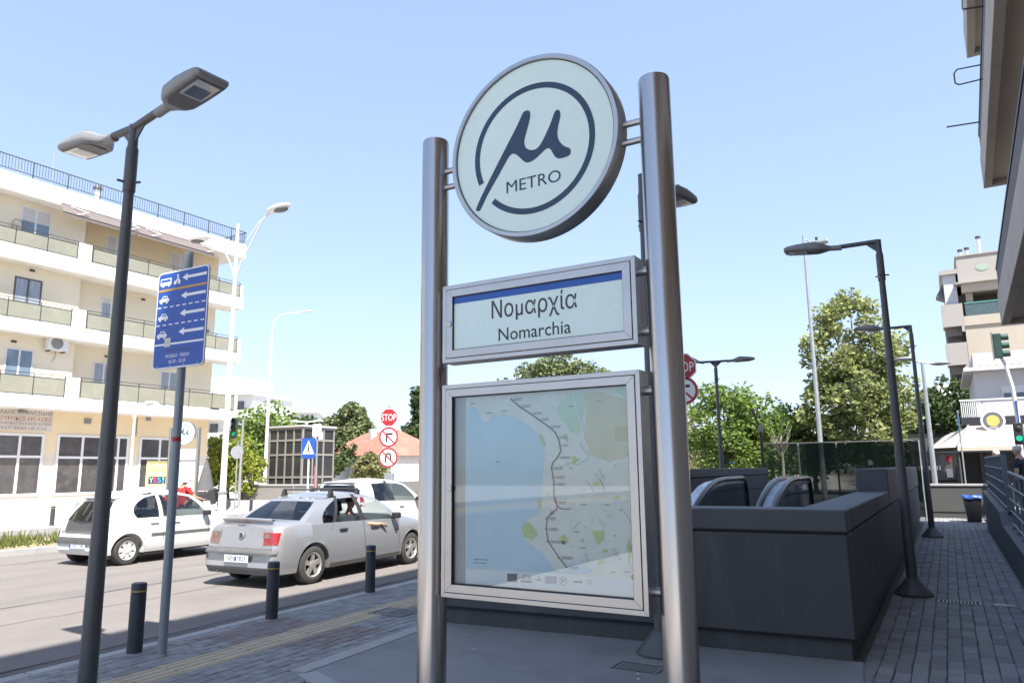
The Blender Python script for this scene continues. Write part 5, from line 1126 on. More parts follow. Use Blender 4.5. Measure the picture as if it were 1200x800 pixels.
# roof clutter
def antenna(x,y,h,label):
    t=thing('roof_antenna',label,'antenna',(x,y,15.07),0,'television antennas on roofs'); MB().cyl((0,0,0),(0,0,h),.025,6).build('mast',m_galv,t)
    for k in range(6): MB().cyl((0,-.35+.04*k,h-.1-.16*k),(0,.35-.04*k,h-.1-.16*k),.010,5).build('dipole',m_galv,t)
antenna(-37.6,18.2,2.9,'tall thin television antenna on the roof of the cream building'); antenna(-38.2,16.9,1.9,'short television antenna nearest the photo edge on the cream building roof')
def chimney(x,y,h,label):
    t=thing('chimney',label,'chimney',(x,y,15.0),0,'roof chimneys'); MB().box(-.3,.3,-.3,.3,0,.35).build('plinth',m_slab,t); MB().cyl((0,0,.35),(0,0,h),.13,14).build('flue',m_slab,t); MB().lathe([(.2,h-.02),(.24,h+.02),(.18,h+.16),(.02,h+.18)],14).build('cowl',m_rail,t)
chimney(-37.4,20.4,1.5,'white chimney with dark cowl on the cream building roof'); chimney(-37.9,19.3,.9,'short chimney beside the taller one on the cream building roof')
t=thing('security_camera','small box camera under the second floor balcony slab end','camera',(-36.25,26.6,9.6)); MB().box(0,.25,-.1,.1,0,.22).build('housing',m_greyh,t,bevel=.03); MB().cyl((.0,0,.2),(0,0,.4),.02,6).build('bracket',m_greyh,t)

# ------------------------------------------------------------------ far street furniture on the other side
def white_lamp(loc,H,label):
    t=thing('street_lamp',label,'street lamp',loc,0,'white street lamps'); MB().lathe([(.15,0),(.145,.9),(.115,1.0),(.085,H*.6),(.055,H)],16).build('mast',m_whitep,t)
    MB().lathe([(.165,.9),(.17,.92),(.17,.98),(.12,1.0)],16).build('band',m_galv,t)
    for s,ang,el in ((1,8,1.35),(-1,188,.5)):
        M=Matrix.Rotation(R(ang),4,'Z')
        MB().tube([(.05,0,H-2.2),(.3,0,H-1.55),(.75,0,H-.85),(1.25,0,H-.35+(.35 if s>0 else -.2)),(1.6,0,H-.18+(.4 if s>0 else -.3))],.026,8,M=M).build('arm',m_whitep,t)
        MB().tube([(.05,0,H-1.3),(.5,0,H-.75),(1.0,0,H-.35+(.2 if s>0 else -.15)),(1.5,0,H-.15+(.38 if s>0 else -.3))],.020,8,M=M).build('stay',m_whitep,t)
        zc=H-.05+(.42 if s>0 else -.28)
        MB().ball((2.0,0,zc),(.58,.24,.14),16,0,M@Matrix.Translation((2,0,zc))@Matrix.Rotation(R(-8*s if s>0 else 0),4,'Y')@Matrix.Translation((-2,0,-zc))).build('lamp_head',m_whitep,t); MB().ball((2.08,0,zc-.08),(.38,.19,.10),14,0,M).build('lens',m_greyd,t)
    return t
white_lamp((-23.65,18.55,0),11.5,'tall white double armed street lamp at the corner of the cream building')
lamp('pale grey double headed lamp post standing in front of the shop windows',(-28.7,18.0,0),4.45,[(10,.45,.02),(190,.45,.02)],0,(m_whitep,m_whitep,m_greyh),False,'pale lamp posts across the street')  # same type as the grey lamps, distance haze put into white paint
lamp('pale double headed lamp post beyond the lift pavilion',(-37.2,35.6,0),5.0,[(20,.5,.02),(200,.5,.02)],0,(m_whitep,m_whitep,m_greyh),False,'pale lamp posts across the street')
t=thing('street_lamp','slender pale mast with a curved arm rising beyond the lift pavilion','street lamp',(-42.2,36.6,0)); MB().lathe([(.14,0),(.11,6),(.07,11.7)],12).build('mast',m_whitep,t); MB().tube([(0,0,11.7),(.1,.05,12.6),(.45,.2,13.1),(1.1,.5,13.25),(2.3,1.1,13.35)],.045,8).build('arm',m_whitep,t); MB().ball((2.5,1.2,13.36),(.38,.16,.08),12).build('lamp_head',m_whitep,t)
# second metro sign across the road
t=thing('metro_sign','second metro sign with round logo far across the road','sign',(-26.75,19.0,0),R(20))
for x in (-.64,.64): MB().lathe([(.074,0),(.074,3.5),(.06,3.51)],14).build('pole',m_steel,t,(x,0,0))
MB().lathe([(.02,-.055),(.48,-.055),(.48,.055),(.455,.058),(.455,.05),(.02,.05)],36,M=MX(0,0,3.3)).build('roundel',m_steelh,t); fo=MB().lathe([(.02,.0),(.452,.0),(.452,.0545),(.02,.0545)],36,M=MX(0,0,3.3)).build('roundel_face',m_opal,t)
ring_arc(.0,3.28,.3165,.3475,-135,203,40,-.056,m_navy,'logo_ring',fo); m=MB(); m.prism([(x,z+3.3) for x,z in MU],-.0555,-.0575,'xz'); m.build('logo_mark',m_navy,fo)
MB().box(-.53,.53,-.06,.03,2.22,2.63).build('name_box',m_opal,t,bevel=.01); MB().box(-.53,.53,-.06,.03,1.07,2.1).build('map_case',m_opal,t,bevel=.01); MB().box(-.45,.45,-.064,-.061,1.15,2.02).build('map_sheet',m_sea,t)
# traffic lights and sign posts far left
def traffic_light(loc,rz,label,H,arm=None,green=True,n=3):
    t=thing('traffic_light',label,'traffic light',loc,rz,'traffic lights'); MB().lathe([(.07,0),(.055,H)],12).build('pole',m_galv,t)
    hx=0
    if arm: MB().tube([(0,0,H-.3),(-arm*.5,0,H-.25),(-arm,0,H-.28)],.035,8).build('arm',m_galv,t); hx=-arm
    MB().box(hx-.15,hx+.15,-.24,-.06,H-.95,H+.05).build('housing',MAT('signal_green_paint',(.03,.06,.05),.5,var=.1),t,bevel=.02)
    for k in range(n):
        z=H-.12-.31*k; c=[(.10,.01,.01),(.12,.07,.01),(.0,.6,.35)][k]
        (MB().ball((hx,-.235,z),(.10,.03,.10),12)).build('signal_lens',EMIT('green_signal',(.02,.30,.18),.6) if k==2 and green else MAT('dead_lens',c,.3,var=0),t); m=MB(); m.tube([(hx,-.24,z),(hx,-.40,z)],.115,14,caps=False); m.build('hood',m_trim,t)
    return t
traffic_light((-29.4,24.0,0),R(35),'small traffic light on a pole among the far trees beside the pavilion',4.25,.35)
def back_sign(loc,label):
    t=thing('road_sign',label,'road sign',loc,R(30),'sign posts across the street'); MB().cyl((0,0,0),(0,0,3.1),.03,8).build('post',m_galv,t); MB().lathe([(.02,-.004),(.3,-.004),(.3,.004),(.02,.004)],24,M=MX(0,-.04,2.6)).build('plate',m_signback,t)
back_sign((-28.2,22.8,0),'grey back of a round road sign beside the far traffic light')
# lift pavilion
t=thing('lift_pavilion','grey framed glass lift pavilion beyond the cars','pavilion',(-34.7,32.9,0))
m_pvf=MAT('pavilion_frame',(.25,.23,.215),.6,var=.06,scale=3); m_pvg=MAT('pavilion_glass',(.04,.042,.045),.15,var=.3,scale=.8,coat=.15); m_pvs=MAT('pavilion_louvre',(.45,.44,.43),.6,var=.05)
Wd,Dp,Ht=2.95,2.75,4.55
MB().box(-Wd+.15,-.15,.15,Dp-.15,0,Ht-.1).build('core',m_pvg,t)
zs=[0.0,1.35,2.75,3.65,Ht-.15]
fr=MB()
for z in zs: fr.box(-Wd,0,-.02,.10,z-.06,z+.06); fr.box(-.10,.02,.10,Dp,z-.06,z+.06)
NX,NY=4,3
for k in range(NX+1): x=-Wd+Wd*k/NX; fr.box(x-.05,x+.05,-.025,.095,0,Ht-.15)
for k in range(NY+1): y=Dp*k/NY; fr.box(-.095,.025,max(y-.05,.1),y+.05,0,Ht-.15)
fr.build('frame',m_pvf,t); MB().box(-Wd-.12,.12,-.12,Dp+.12,Ht-.08,Ht+.04).build('roof',m_pvs,t)
for k in range(NX):
    for j in range(4): MB().box(-Wd+Wd*k/NX+.055,-Wd+Wd*(k+1)/NX-.055,.02,.035,zs[j]+.065,zs[j+1]-.065).build('pane',m_pvg,t)
for k in range(NY):
    for j in range(4): MB().box(-.035,-.02,Dp*k/NY+.055+(.05 if k==0 else 0),Dp*(k+1)/NY-.055,zs[j]+.065,zs[j+1]-.065).build('pane',m_pvs if (j==3 and k==1) else m_pvg,t)
# low walls of the opposite entrance
t=thing('entrance_wall','long low grey wall of the far metro entrance beyond the cars','wall',(-26.0,28.0,0),RA)
MB().box(-12,6,4.0,4.3,-.1,.85).build('wall_body',MAT('far_wall_grey',(.23,.22,.21),.8,var=.08),t); MB().box(2.0,2.3,-4,4.0,-.1,1.15).build('side_wall',MAT('far_wall_grey2',(.20,.195,.19),.8,var=.08),t); MB().box(-12,6.05,3.95,4.35,.86,.95).build('coping',m_kerb,t)
t=thing('entrance_wall','grey wall with coping far beyond the stop sign','wall',(-17.5,34.0,0),RA); MB().box(-6,8,0,.3,-.1,1.45).build('wall_body',MAT('far_wall_grey3',(.19,.18,.175),.8,var=.08),t); MB().box(-6.03,8.03,-.03,.33,1.46,1.55).build('coping',m_kerb,t)
# pedestrian crossing signs
def ped_sign(loc,rz,label,zc,s=.6,post=True):
    t=thing('crossing_sign',label,'road sign',loc,rz,'pedestrian crossing signs'); MB().cyl((0,0,0),(0,0,zc+.62*s),.035,10).build('post',m_whitep,t)
    w=s/2; h=.68*s; p=MB().box(-w,w,-.05,-.042,zc-h,zc+h).build('plate',m_blue,t); m=MB(); m.prism([(-w*.86,zc-h*.58),(w*.86,zc-h*.58),(0,zc+h*.80)],-.0505,-.0525,'xz'); m.build('white_triangle',m_white,p)
    q=MB(); X_=lambda a,b:(a*s,zc+b*s)
    q.prism([X_(-.045,.12),X_(.045,.12),X_(.05,-.10),X_(.13,-.36),X_(.08,-.37),X_(0,-.15),X_(-.10,-.37),X_(-.15,-.36),X_(-.05,-.08)],-.053,-.0545,'xz'); q.prism([(a*s,zc+b*s) for a,b in circ(0,.19,.055)],-.053,-.0545,'xz'); q.build('walking_figure',m_black,p)
    MB().box(-.1,.1,-.04,-.03,zc-.05,zc+.05).build('clamp',m_galv,t)
ped_sign((-20.2,19.5,0),R(18),'blue pedestrian crossing sign in front of the lift pavilion',2.53,.54)
t=thing('sign_post','white post beside the crossing sign carrying a grey box','post',(-19.9,19.6,0)); MB().cyl((0,0,0),(0,0,3.3),.035,10).build('post',m_galv,t); MB().box(-.18,.10,-.1,.1,2.95,3.4).build('box',m_whitep,t,bevel=.02)
ped_sign((-14.2,56.0,0),R(10),'small blue pedestrian crossing sign under the trees beyond the escalators',2.45,.75)
# stop / no turn signs
def round_sign(t,zc,kind,r=.30,y=-.05):
    if kind=='stop':
        oct_=lambda q:[(q*math.cos(R(22.5+45*k)),zc+q*math.sin(R(22.5+45*k))) for k in range(8)]
        pb=MB(); pb.prism(oct_(r*1.06),y+.012,y,'xz'); p=pb.build('stop_plate',m_signback,t); MB().prism(oct_(r*1.05),y-.0005,y-.003,'xz').build('white_edge',m_white,p); MB().prism(oct_(r*.97),y-.0035,y-.005,'xz').build('red_field',m_red,p); text(p,'lettering','STOP',m_white,(0,y-.0065,zc-r*.36),r*.72,r*1.62,align='C'); return
    c=lambda q,n=28:circ(0,zc,q,n)
    pb=MB(); pb.prism(c(r*1.04),y+.012,y,'xz'); p=pb.build('round_plate',m_signback,t); MB().prism(c(r),y-.0005,y-.003,'xz').build('white_field',m_white,p)
    ring_arc(0,zc,r*.83,r,0,360,32,y-.005,m_red,'red_ring',p)
    if kind=='noturn': A=[(-.02,-.55),(.13,-.55),(.13,.12),(.13,.40),(-.02,.40)];A=[(-.30,-.50),(-.12,-.50),(-.12,.22),(.45,.22),(.45,.42),(-.30,.42)]
    elif kind=='nouturn':
        A=[(-.34,-.5),(-.18,-.5),(-.18,.15)]+[(.0+.18*math.cos(R(180-k*18)),.15+.18*math.sin(R(180-k*18))) for k in range(1,10)]+[(.18,.15),(.18,-.3),(.34,-.3),(.34,.15)]+[(.34*math.cos(R(k*18)),.15+.34*math.sin(R(k*18))) for k in range(1,10)]+[(-.34,.15)]
    MB().prism([(a*r,zc+b*r) for a,b in A],y-.0055,y-.007,'xz').build('black_arrow',m_black,p)
    M=Matrix.Translation((0,0,zc))@Matrix.Rotation(R(45),4,'Y'); MB().box(-r*.86,r*.86,y-.0095,y-.0075,-r*.07,r*.07,M=M).build('red_bar',m_red,p)
def sign_stack(loc,rz,label,items,H):
    t=thing('road_sign',label,'road sign',loc,rz,'stop and no turning sign posts'); MB().cyl((0,0,0),(0,0,H),.04,10).build('post',m_galv,t)
    for zc,k,r in items: round_sign(t,zc,k,r)
    return t
t=sign_stack((-17.6,20.9,0),R(22),'post with STOP, no left turn and no U-turn signs beyond the cars',[(3.62,'stop',.34),(2.90,'noturn',.36),(2.16,'nouturn',.36)],4.05)
MB().box(-.16,.16,.02,.2,-.0,1.6).build('control_cabinet',m_galv,t,bevel=.01)
sign_stack((-4.93,15.9,0),R(12),'STOP and no turning signs half hidden by the metro sign pole',[(3.90,'stop',.31),(3.37,'noturn',.31)],4.3)
# scooters parked near the corner, red sign flag
def bike(loc,rz,label):
    t=thing('motorcycle',label,'motorcycle',loc,rz,'motorcycles parked at the corner')
    for x in (-.6,.68):
        wh=MB().lathe([(.2,-.045),(.28,-.05),(.30,-.02),(.30,.02),(.28,.05),(.2,.045)],20,M=Matrix.Translation((x,0,.3))@Matrix.Rotation(R(90),4,'X')).build('wheel',m_tyre,t); MB().lathe([(.03,-.03),(.2,-.02),(.2,.02),(.03,.03)],16,M=Matrix.Translation((x,0,.3))@Matrix.Rotation(R(90),4,'X')).build('rim',m_rim,wh)
    MB().prism([(-.75,.62),(-.6,.80),(-.1,.82),(.1,.98),(.42,.95),(.5,.7),(.3,.3),(-.3,.28),(-.45,.5)],-.13,.13,'xz').build('frame_body',m_trim,t,bevel=.03); MB().prism([(-.7,.80),(-.6,.88),(-.1,.86),(-.05,.80)],-.14,.14,'xz').build('saddle',m_seat,t,bevel=.03); MB().cyl((.45,0,1.0),(.68,0,.3),.03,8).build('fork',m_rim,t); MB().tube([(.35,-.36,1.08),(.45,0,1.03),(.35,.36,1.08)],.015,8).build('handlebar',m_trim,t); MB().prism([(.4,.9),(.62,.95),(.50,1.35),(.42,1.3)],-.12,.12,'xz').build('windshield',m_greyd,t,bevel=.03)
bike((-28.5,21.6,0),R(60),'dark motorcycle parked at the corner of the cream building')
t=thing('umbrella','folded grey market umbrella behind the parked motorcycles','umbrella',(-30.6,23.0,0)); MB().cyl((0,0,0),(0,0,2.3),.03,8).build('pole',m_galv,t); m=MB(); m.lathe([(.42,.85),(.36,1.1),(.20,1.8),(.04,2.3)],10); m.build('folded_cloth',MAT('grey_cloth',(.10,.10,.105),.9,var=.15,scale=6),t)
t=thing('beach_flag','slim red advertising flag standing by the lift pavilion','flag',(-26.3,25.8,0)); MB().cyl((0,0,0),(0,0,1.9),.02,6).build('pole',m_galv,t); m=MB(); m.prism([(0,.4),(.28,.5),(.16,1.9),(0,2.0)],-.012,.012,'xz'); m.build('banner',m_red,t)
t=thing('pedestrian_railing','low grey railing on the far pavement beside the lamp mast','railing',(-29.5,27.5,0),R(25))
for k in range(7): MB().cyl((k*.8,0,0),(k*.8,0,1.0),.025,6).build('post',m_galv,t)
for z in (.35,.65,1.0): MB().cyl((0,0,z),(4.8,0,z),.02,6).build('rail',m_galv,t)

# ------------------------------------------------------------------ trees
def tree(name,label,loc,lobes,leaf,n,mat,bark=None,trunk_h=None,tr=.18,seed=1,clump=.45,group=None,sub=26,limbs=9,flat=.0,bare=False):
    """lobes: (dx,dy,z,rx,ry,rz) ellipsoids; leaves sit in clumps on and inside them"""
    rs=np.random.RandomState(seed); t=thing(name,label,'tree',loc,0,group); bark=bark or m_bark
    cs=[];w=[]
    vols=np.array([l[3]*l[4]*l[5] for l in lobes])**.7; vols/=vols.sum()
    for l,v in zip(lobes,vols):
        k=max(4,int(sub*v*len(lobes)))
        d=rs.normal(size=(k,3)); d/=np.linalg.norm(d,axis=1)[:,None]; r=rs.uniform(.45,1.0,k)**.6
        cs.append(np.array(l[:3])+d*r[:,None]*np.array(l[3:])); w.append(np.full(k,(l[3]*l[4]*l[5])**(1/3)))
    cs=np.concatenate(cs); w=np.concatenate(w); k=len(cs); cr=clump*w*rs.uniform(.6,1.25,k)
    idx=rs.choice(k,n,p=cr**2/(cr**2).sum()); d=rs.normal(size=(n,3)); d/=np.linalg.norm(d,axis=1)[:,None]
    P=cs[idx]+d*(cr[idx]*rs.uniform(.25,1.0,n)**.5)[:,None]*np.array([1,1,.75])
    a=rs.normal(size=(n,3)); a[:,2]*=.6; a/=np.linalg.norm(a,axis=1)[:,None]; b=np.cross(a,rs.normal(size=(n,3))); b/=np.linalg.norm(b,axis=1)[:,None]
    s=leaf*rs.uniform(.6,1.3,n)[:,None]; V=np.empty((n,4,3)); V[:,0]=P-a*s; V[:,1]=P-b*s*.55+a*s*.1; V[:,2]=P+a*s; V[:,3]=P+b*s*.55+a*s*.1
    me=bpy.data.meshes.new('crown'); me.vertices.add(n*4); me.vertices.foreach_set('co',V.ravel()); me.loops.add(n*4); me.loops.foreach_set('vertex_index',np.arange(n*4)); me.polygons.add(n); me.polygons.foreach_set('loop_start',np.arange(n)*4); me.polygons.foreach_set('loop_total',np.full(n,4)); me.materials.append(mat); me.update(calc_edges=True); me.validate()
    put('crown',me,t)
    th=trunk_h or min(l[2] for l in lobes); m=MB(); lean=rs.normal(0,.15,2)
    top=max(l[2]+l[5]*.5 for l in lobes); cx=np.mean([l[0] for l in lobes]); cy=np.mean([l[1] for l in lobes])
    pts=[(0,0,-.2),(lean[0]*.3,lean[1]*.3,th*.5),(cx*.3+lean[0]*.6,cy*.3+lean[1]*.6,th),(cx*.8,cy*.8,(th+top)/2),(cx,cy,top)]; m.tube(pts,[tr*1.25,tr,tr*.85,tr*.5,tr*.12],10)
    pick=rs.choice(k,min(limbs,k),replace=False)
    for j in pick:
        z0=rs.uniform(th*.75,(th+top)/2); f=(z0-th)/(max((top-th)/2,.1)); s0=Vector((cx*.3+cx*.5*max(f,0),cy*.3+cy*.5*max(f,0),z0)); e=Vector(cs[j]); mid=s0.lerp(e,.5)+Vector((0,0,.15*(e-s0).length)); m.tube([s0,mid,e],[tr*.42,tr*.28,tr*.08],6)
    m.build('trunk',bark,t); return t
G1='trees beyond the escalators'; G2='trees across the street'
L_=lambda *a:list(a)
# big plane tree and neighbours
tree('plane_tree','tall pale leaved plane tree behind the green netting',(-4.4,49.5,0),[(0,0,10.6,1.9,1.8,1.7),(-1.4,-.4,8.6,1.7,1.6,1.7),(1.4,.4,8.3,1.8,1.7,1.7),(-.2,0,6.4,2.4,2.2,2.0),(1.6,.8,5.4,1.8,1.7,1.7),(-1.6,-.8,5.0,1.6,1.5,1.5),(.3,0,3.6,2.3,2.0,1.4)],.16,16500,m_leafA,m_barkp,2.6,.22,11,.40,G1,40,14)
tree('dark_tree','dense dark green tree between the plane tree and the cafe',(.9,62,0),[(0,0,6.0,2.2,2.2,2.0),(-1.2,.5,4.6,2.5,2.4,2.1),(1.4,0,4.4,2.4,2.2,2.2)],.2,8000,m_leafD,None,2,.22,12,.42,G1,30)
tree('dark_tree','smaller dark tree beside the beige apartment block',(3.2,68,0),[(0,0,4.6,2.1,2.1,2.3),(-1,.2,3.2,1.8,1.8,1.8)],.2,4500,m_leafD,None,1.5,.18,13,.42,G1)
# fresh green trees beyond the escalators
tree('young_tree','bright green tree left of the grey double lamp beyond the escalators',(-12.3,47.5,0),[(0,0,4.6,2.0,2.0,2.2),(-.9,0,3.0,1.7,1.7,1.6),(1.2,.3,3.2,1.9,1.8,1.8)],.16,7000,m_leafB,None,1.6,.16,21,.45,G1,34)
tree('young_tree','bright green rounded tree behind the dark leaning post',(-9.9,50,0),[(0,0,4.1,1.9,1.9,1.9),(1.0,.3,2.8,1.7,1.7,1.6),(-.9,0,2.9,1.7,1.6,1.6)],.16,6500,m_leafB,None,1.5,.15,22,.45,G1,34)
tree('young_tree','bright green low tree left of the plane tree',(-7.6,52,0),[(0,0,3.4,1.9,1.8,1.7),(1.4,.3,2.6,1.6,1.6,1.5),(-1.1,0,2.4,1.6,1.5,1.4)],.16,5500,m_leafB,None,1.3,.14,23,.45,G1,32)
tree('loose_tree','loose yellowish tree just right of the metro sign pole',(-19.5,62,0),[(0,0,5.2,1.6,1.6,2.0),(-.6,0,3.2,1.8,1.7,1.8),(.9,0,2.6,1.7,1.6,1.6)],.15,3600,m_leafO,m_barkp,1.8,.14,24,.42,G1,22)
tree('pine_tree','spreading pine whose top shows in the gap between the name box and the map',(-27.7,53.3,0),[(0,0,9.4,2.9,2.6,1.3),(-2.4,-1,8.7,2.0,1.9,1.0),(2.5,1.4,9.0,2.2,2.0,1.1),(0,0,7.6,3.4,3.0,1.2)],.19,9000,m_leafP,None,5.2,.24,25,.42,G2,36,12)
# bare dead tree
t=thing('bare_tree','small bare grey tree among the bright green trees','tree',(-8.7,47.0,0)); m=MB(); rs=random.Random(4); m.tube([(0,0,0),(.05,0,2.0),(.0,.1,3.6)],[.10,.08,.05],8)
for k in range(16):
    z=rs.uniform(2.2,3.6); a=rs.uniform(0,6.28); l=rs.uniform(.6,1.3); e=(math.cos(a)*l*.6,math.sin(a)*l*.6,z+l); m.tube([(0,0,z),(e[0]*.6,e[1]*.6,z+l*.45),e],[.035,.022,.008],5)
    m.tube([(e[0]*.6,e[1]*.6,z+l*.45),(e[0]*.6+rs.uniform(-.4,.4),e[1]*.6+rs.uniform(-.4,.4),z+l)],[.015,.006],5)
m.build('trunk',m_barkp,t)
# across the street: left background
tree('plane_tree','large green tree behind the corner of the cream building',(-55,48,0),[(0,0,5.6,3.0,2.8,2.2),(2.6,1,3.9,2.6,2.4,1.9),(-2.3,0,4.3,2.6,2.4,2.0),(0,0,2.6,3.6,3.2,1.6)],.22,9500,m_leafB,None,1.8,.3,31,.42,G2,44)
tree('plane_tree','dense green tree between the building corner and the lift pavilion',(-52.5,51,0),[(0,0,4.6,2.3,2.2,1.8),(1.8,1,2.9,2.0,1.9,1.5),(-2,0,2.8,2.2,2.0,1.6)],.22,7000,m_leafD,None,1.6,.26,32,.42,G2,40)
tree('shrub_tree','yellow green bushy tree beside the tall white lamp',(-38.5,30.6,0),[(0,0,2.7,1.6,1.5,1.5),(.8,.4,1.7,1.3,1.2,1.1),(-.9,0,1.8,1.2,1.2,1.1)],.13,6500,m_leafY,None,.9,.12,33,.45,G2,34)
tree('pine_tree','rounded olive green pine above the red tiled roof',(-63.2,67.2,0),[(.5,.3,8.6,1.5,1.5,1.3),(-1.2,-.7,7.4,1.4,1.4,1.0),(1.6,1,7.0,1.4,1.4,1.1),(.2,.1,6.0,2.2,2.0,1.2)],.28,8500,m_leafP,None,4.2,.34,34,.42,G2,44)
tree('pine_tree','tall dark conifer left of the metro sign pole',(-46.3,59.9,0),[(0,0,8.8,1.0,1.0,1.5),(.5,.3,6.8,1.6,1.5,1.6),(0,0,4.8,1.9,1.8,1.6),(.9,.5,7.8,1.3,1.3,1.3)],.24,9000,m_leafD,None,3,.3,35,.40,G2,44)
tree('shrub_tree','olive green bush in front of the red roofed house',(-41.6,47.2,0),[(0,0,2.1,1.1,1.0,.95),(.8,.4,1.5,.8,.8,.8),(-.8,-.3,1.6,.8,.8,.8)],.16,5000,m_leafO,None,.8,.16,36,.45,G2,34)
tree('shrub_tree','olive green bushy tree beside the stop sign',(-33.4,48.5,0),[(.6,.3,3.4,1.3,1.2,1.5),(1.2,.6,2.0,1.3,1.2,1.2),(-.8,-.3,1.6,1.1,1.0,1.0)],.17,6500,m_leafO,None,1.0,.18,37,.45,G2,36)
tree('shrub_tree','low olive bush right of the red roofed house wall',(-38.5,53,0),[(0,0,1.9,1.6,1.5,1.3),(1.2,0,1.4,1.2,1.1,1.0)],.16,3000,m_leafO,None,.6,.12,38,.45,G2)
tree('dark_tree','small dark tree peeping over the far white building',(-92,66,0),[(0,0,14,1.6,1.6,2.6),(0,0,11,1.8,1.8,2.4)],.3,2500,m_leafD,None,8,.2,39,.45,G2)
# background screen of trees far down the street
far=[(-30,95,5.5,m_leafP),(-22,92,5,m_leafD),(-14,88,4.6,m_leafB),(-5,95,6,m_leafD),(-36,100,6,m_leafD),(-46,92,5,m_leafP),(-60,70,4.5,m_leafB),(-66,62,4.5,m_leafD),(-16,70,3.8,m_leafB)]
fl_=['dark olive tree far down the street behind the map case','far dark tree behind the map case, one place along','far bright green tree beyond the escalators','far dark tree behind the plane tree','distant dark tree behind the metro sign disc pole','distant olive tree right of the red roof','distant green tree left of the lift pavilion','distant dark tree farthest left in the gap','mid distance green tree right of the sign post']
for k,(x,y,h,mt) in enumerate(far): tree('distant_tree',fl_[k],(x,y,0),[(0,0,h*.62,h*.5,h*.5,h*.42),(h*.3,0,h*.4,h*.42,h*.4,h*.32),(-h*.35,0,h*.42,h*.4,h*.4,h*.33)],.3,2600,mt,None,h*.25,.2,50+k,.45,'distant trees',26,6)

# ------------------------------------------------------------------ buildings across the street, far
t=thing('tiled_house','low white house with a red tiled roof behind the stop sign','house',(-50.5,54.5,0),R(-25))
MB().box(-8,6,0,7,0,3.2).build('wall',m_slab,t); m_tile=MAT('red_roof_tile',(.31,.135,.10),.8,var=.15,scale=2.5,bump=.3,bscale=20,dirt=(.38,.27,.21,.5),dscale=.9)
rf=MB(); rf.add([(-8.5,-.6,3.1),(6.5,-.6,3.1),(6.5,7.6,3.1),(-8.5,7.6,3.1),(-5.2,3.5,5.6),(3.2,3.5,5.6)],[(0,1,5,4),(1,2,5),(2,3,4,5),(3,0,4),(0,3,2,1)]); ro=rf.build('roof',m_tile,t)
for k in range(36):
    x=-8.3+k*.42; f=min(1,max(0,(x+8.5)/3.3)); f2=min(1,max(0,(6.5-x)/3.3)); q=min(f,f2)
    if q>.05: MB().cyl((x,-.62,3.14),(x,-.6+4.1*q,3.14+2.5*q),.07,5).build('tile_row',m_tile,ro)
MB().box(-1.2,-.6,2.2,2.8,4.0,5.9).build('chimney',m_slab,ro)
for x in (-5,-1.5,2.6): w_=MB().box(x-.5,x+.5,-.05,-.01,1.0,2.3).build('window',m_winf,t); MB().box(x-.42,x+.42,-.07,-.052,1.08,2.22).build('pane',m_wind,w_)
MB().box(4.2,5.2,-.06,-.01,0,2.2).build('door',m_wind,t)
def far_block(label,loc,rz,w,d,floors,fh,bays,wallm,setback=True):
    t=thing('apartment_building',label,'building',loc,rz,'distant apartment blocks'); H=floors*fh
    MB().box(-w/2,w/2,0,d,0,H).build('wall',wallm,t)
    for f in range(floors):
        z=f*fh
        if f: MB().box(-w/2-.05,w/2+.05,-1.3,-.002,z-.12,z+.08).build('balcony_slab',m_slab,t); MB().box(-w/2-.05,w/2+.05,-1.3,-1.22,z+.08,z+.95).build('balcony_parapet',wallm,t)
        for b in range(bays):
            x=-w/2+(b+.5)*w/bays; o=MB().box(x-.75,x+.75,-.05,-.01,z+.35,z+2.4).build('window',m_winf,t); MB().box(x-.68,x+.68,-.07,-.052,z+.42,z+2.33).build('pane',m_wind,o)
    MB().box(-w/2-.3,w/2+.3,-1.5,d+.3,H,H+.35).build('roof',m_slab,t)
    if setback: MB().box(-w/4,w/4,2,d-1,H+.35,H+3).build('penthouse',wallm,t)
m_fb=MAT('far_cream',(.66,.61,.54),.9,var=.05,scale=.5); m_fw=MAT('far_white',(.70,.70,.70),.9,var=.05,scale=.5)
far_block('pale cream apartment block far behind the red roof and the stop sign',(-100,150,0),R(32),26,12,5,3.1,7,m_fb)
far_block('white apartment block far behind the lift pavilion',(-108,92,0),R(40),20,12,4,3.1,5,m_fw)
far_block('white apartment block just past the corner of the cream building',(-92,70,0),R(20),12,12,4,3.2,3,m_fw)
far_block('small grey and white block far beyond the dark tree, left of the beige block',(2.5,150,0),R(20),10,10,4,3.2,3,m_fw)
# beige apartment block on the right
t=thing('apartment_building','beige apartment block with shaded corner balconies behind the cafe','building',(0,70.5,0))
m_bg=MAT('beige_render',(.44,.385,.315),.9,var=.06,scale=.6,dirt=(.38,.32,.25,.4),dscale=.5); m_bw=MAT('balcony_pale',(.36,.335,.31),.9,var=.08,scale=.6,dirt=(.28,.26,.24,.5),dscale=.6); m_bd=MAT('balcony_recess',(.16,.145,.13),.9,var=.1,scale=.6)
MB().box(2.30,16,0,12,0,13.05).build('wall',m_bg,t); MB().box(2.28,16,-.12,12,13.06,13.86).build('terrace_band',m_bg,t)
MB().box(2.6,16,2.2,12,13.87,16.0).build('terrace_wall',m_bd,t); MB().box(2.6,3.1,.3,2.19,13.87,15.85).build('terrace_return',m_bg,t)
MB().box(2.45,16,-.10,-.04,13.88,14.88).build('terrace_glass',MAT('green_glass_rail',(.07,.10,.105),.15,var=.2,coat=.5),t); MB().box(2.42,16,-.14,-.02,14.89,15.0).build('terrace_rail',MAT('teal_rail',(.08,.24,.20),.5,var=.05),t)
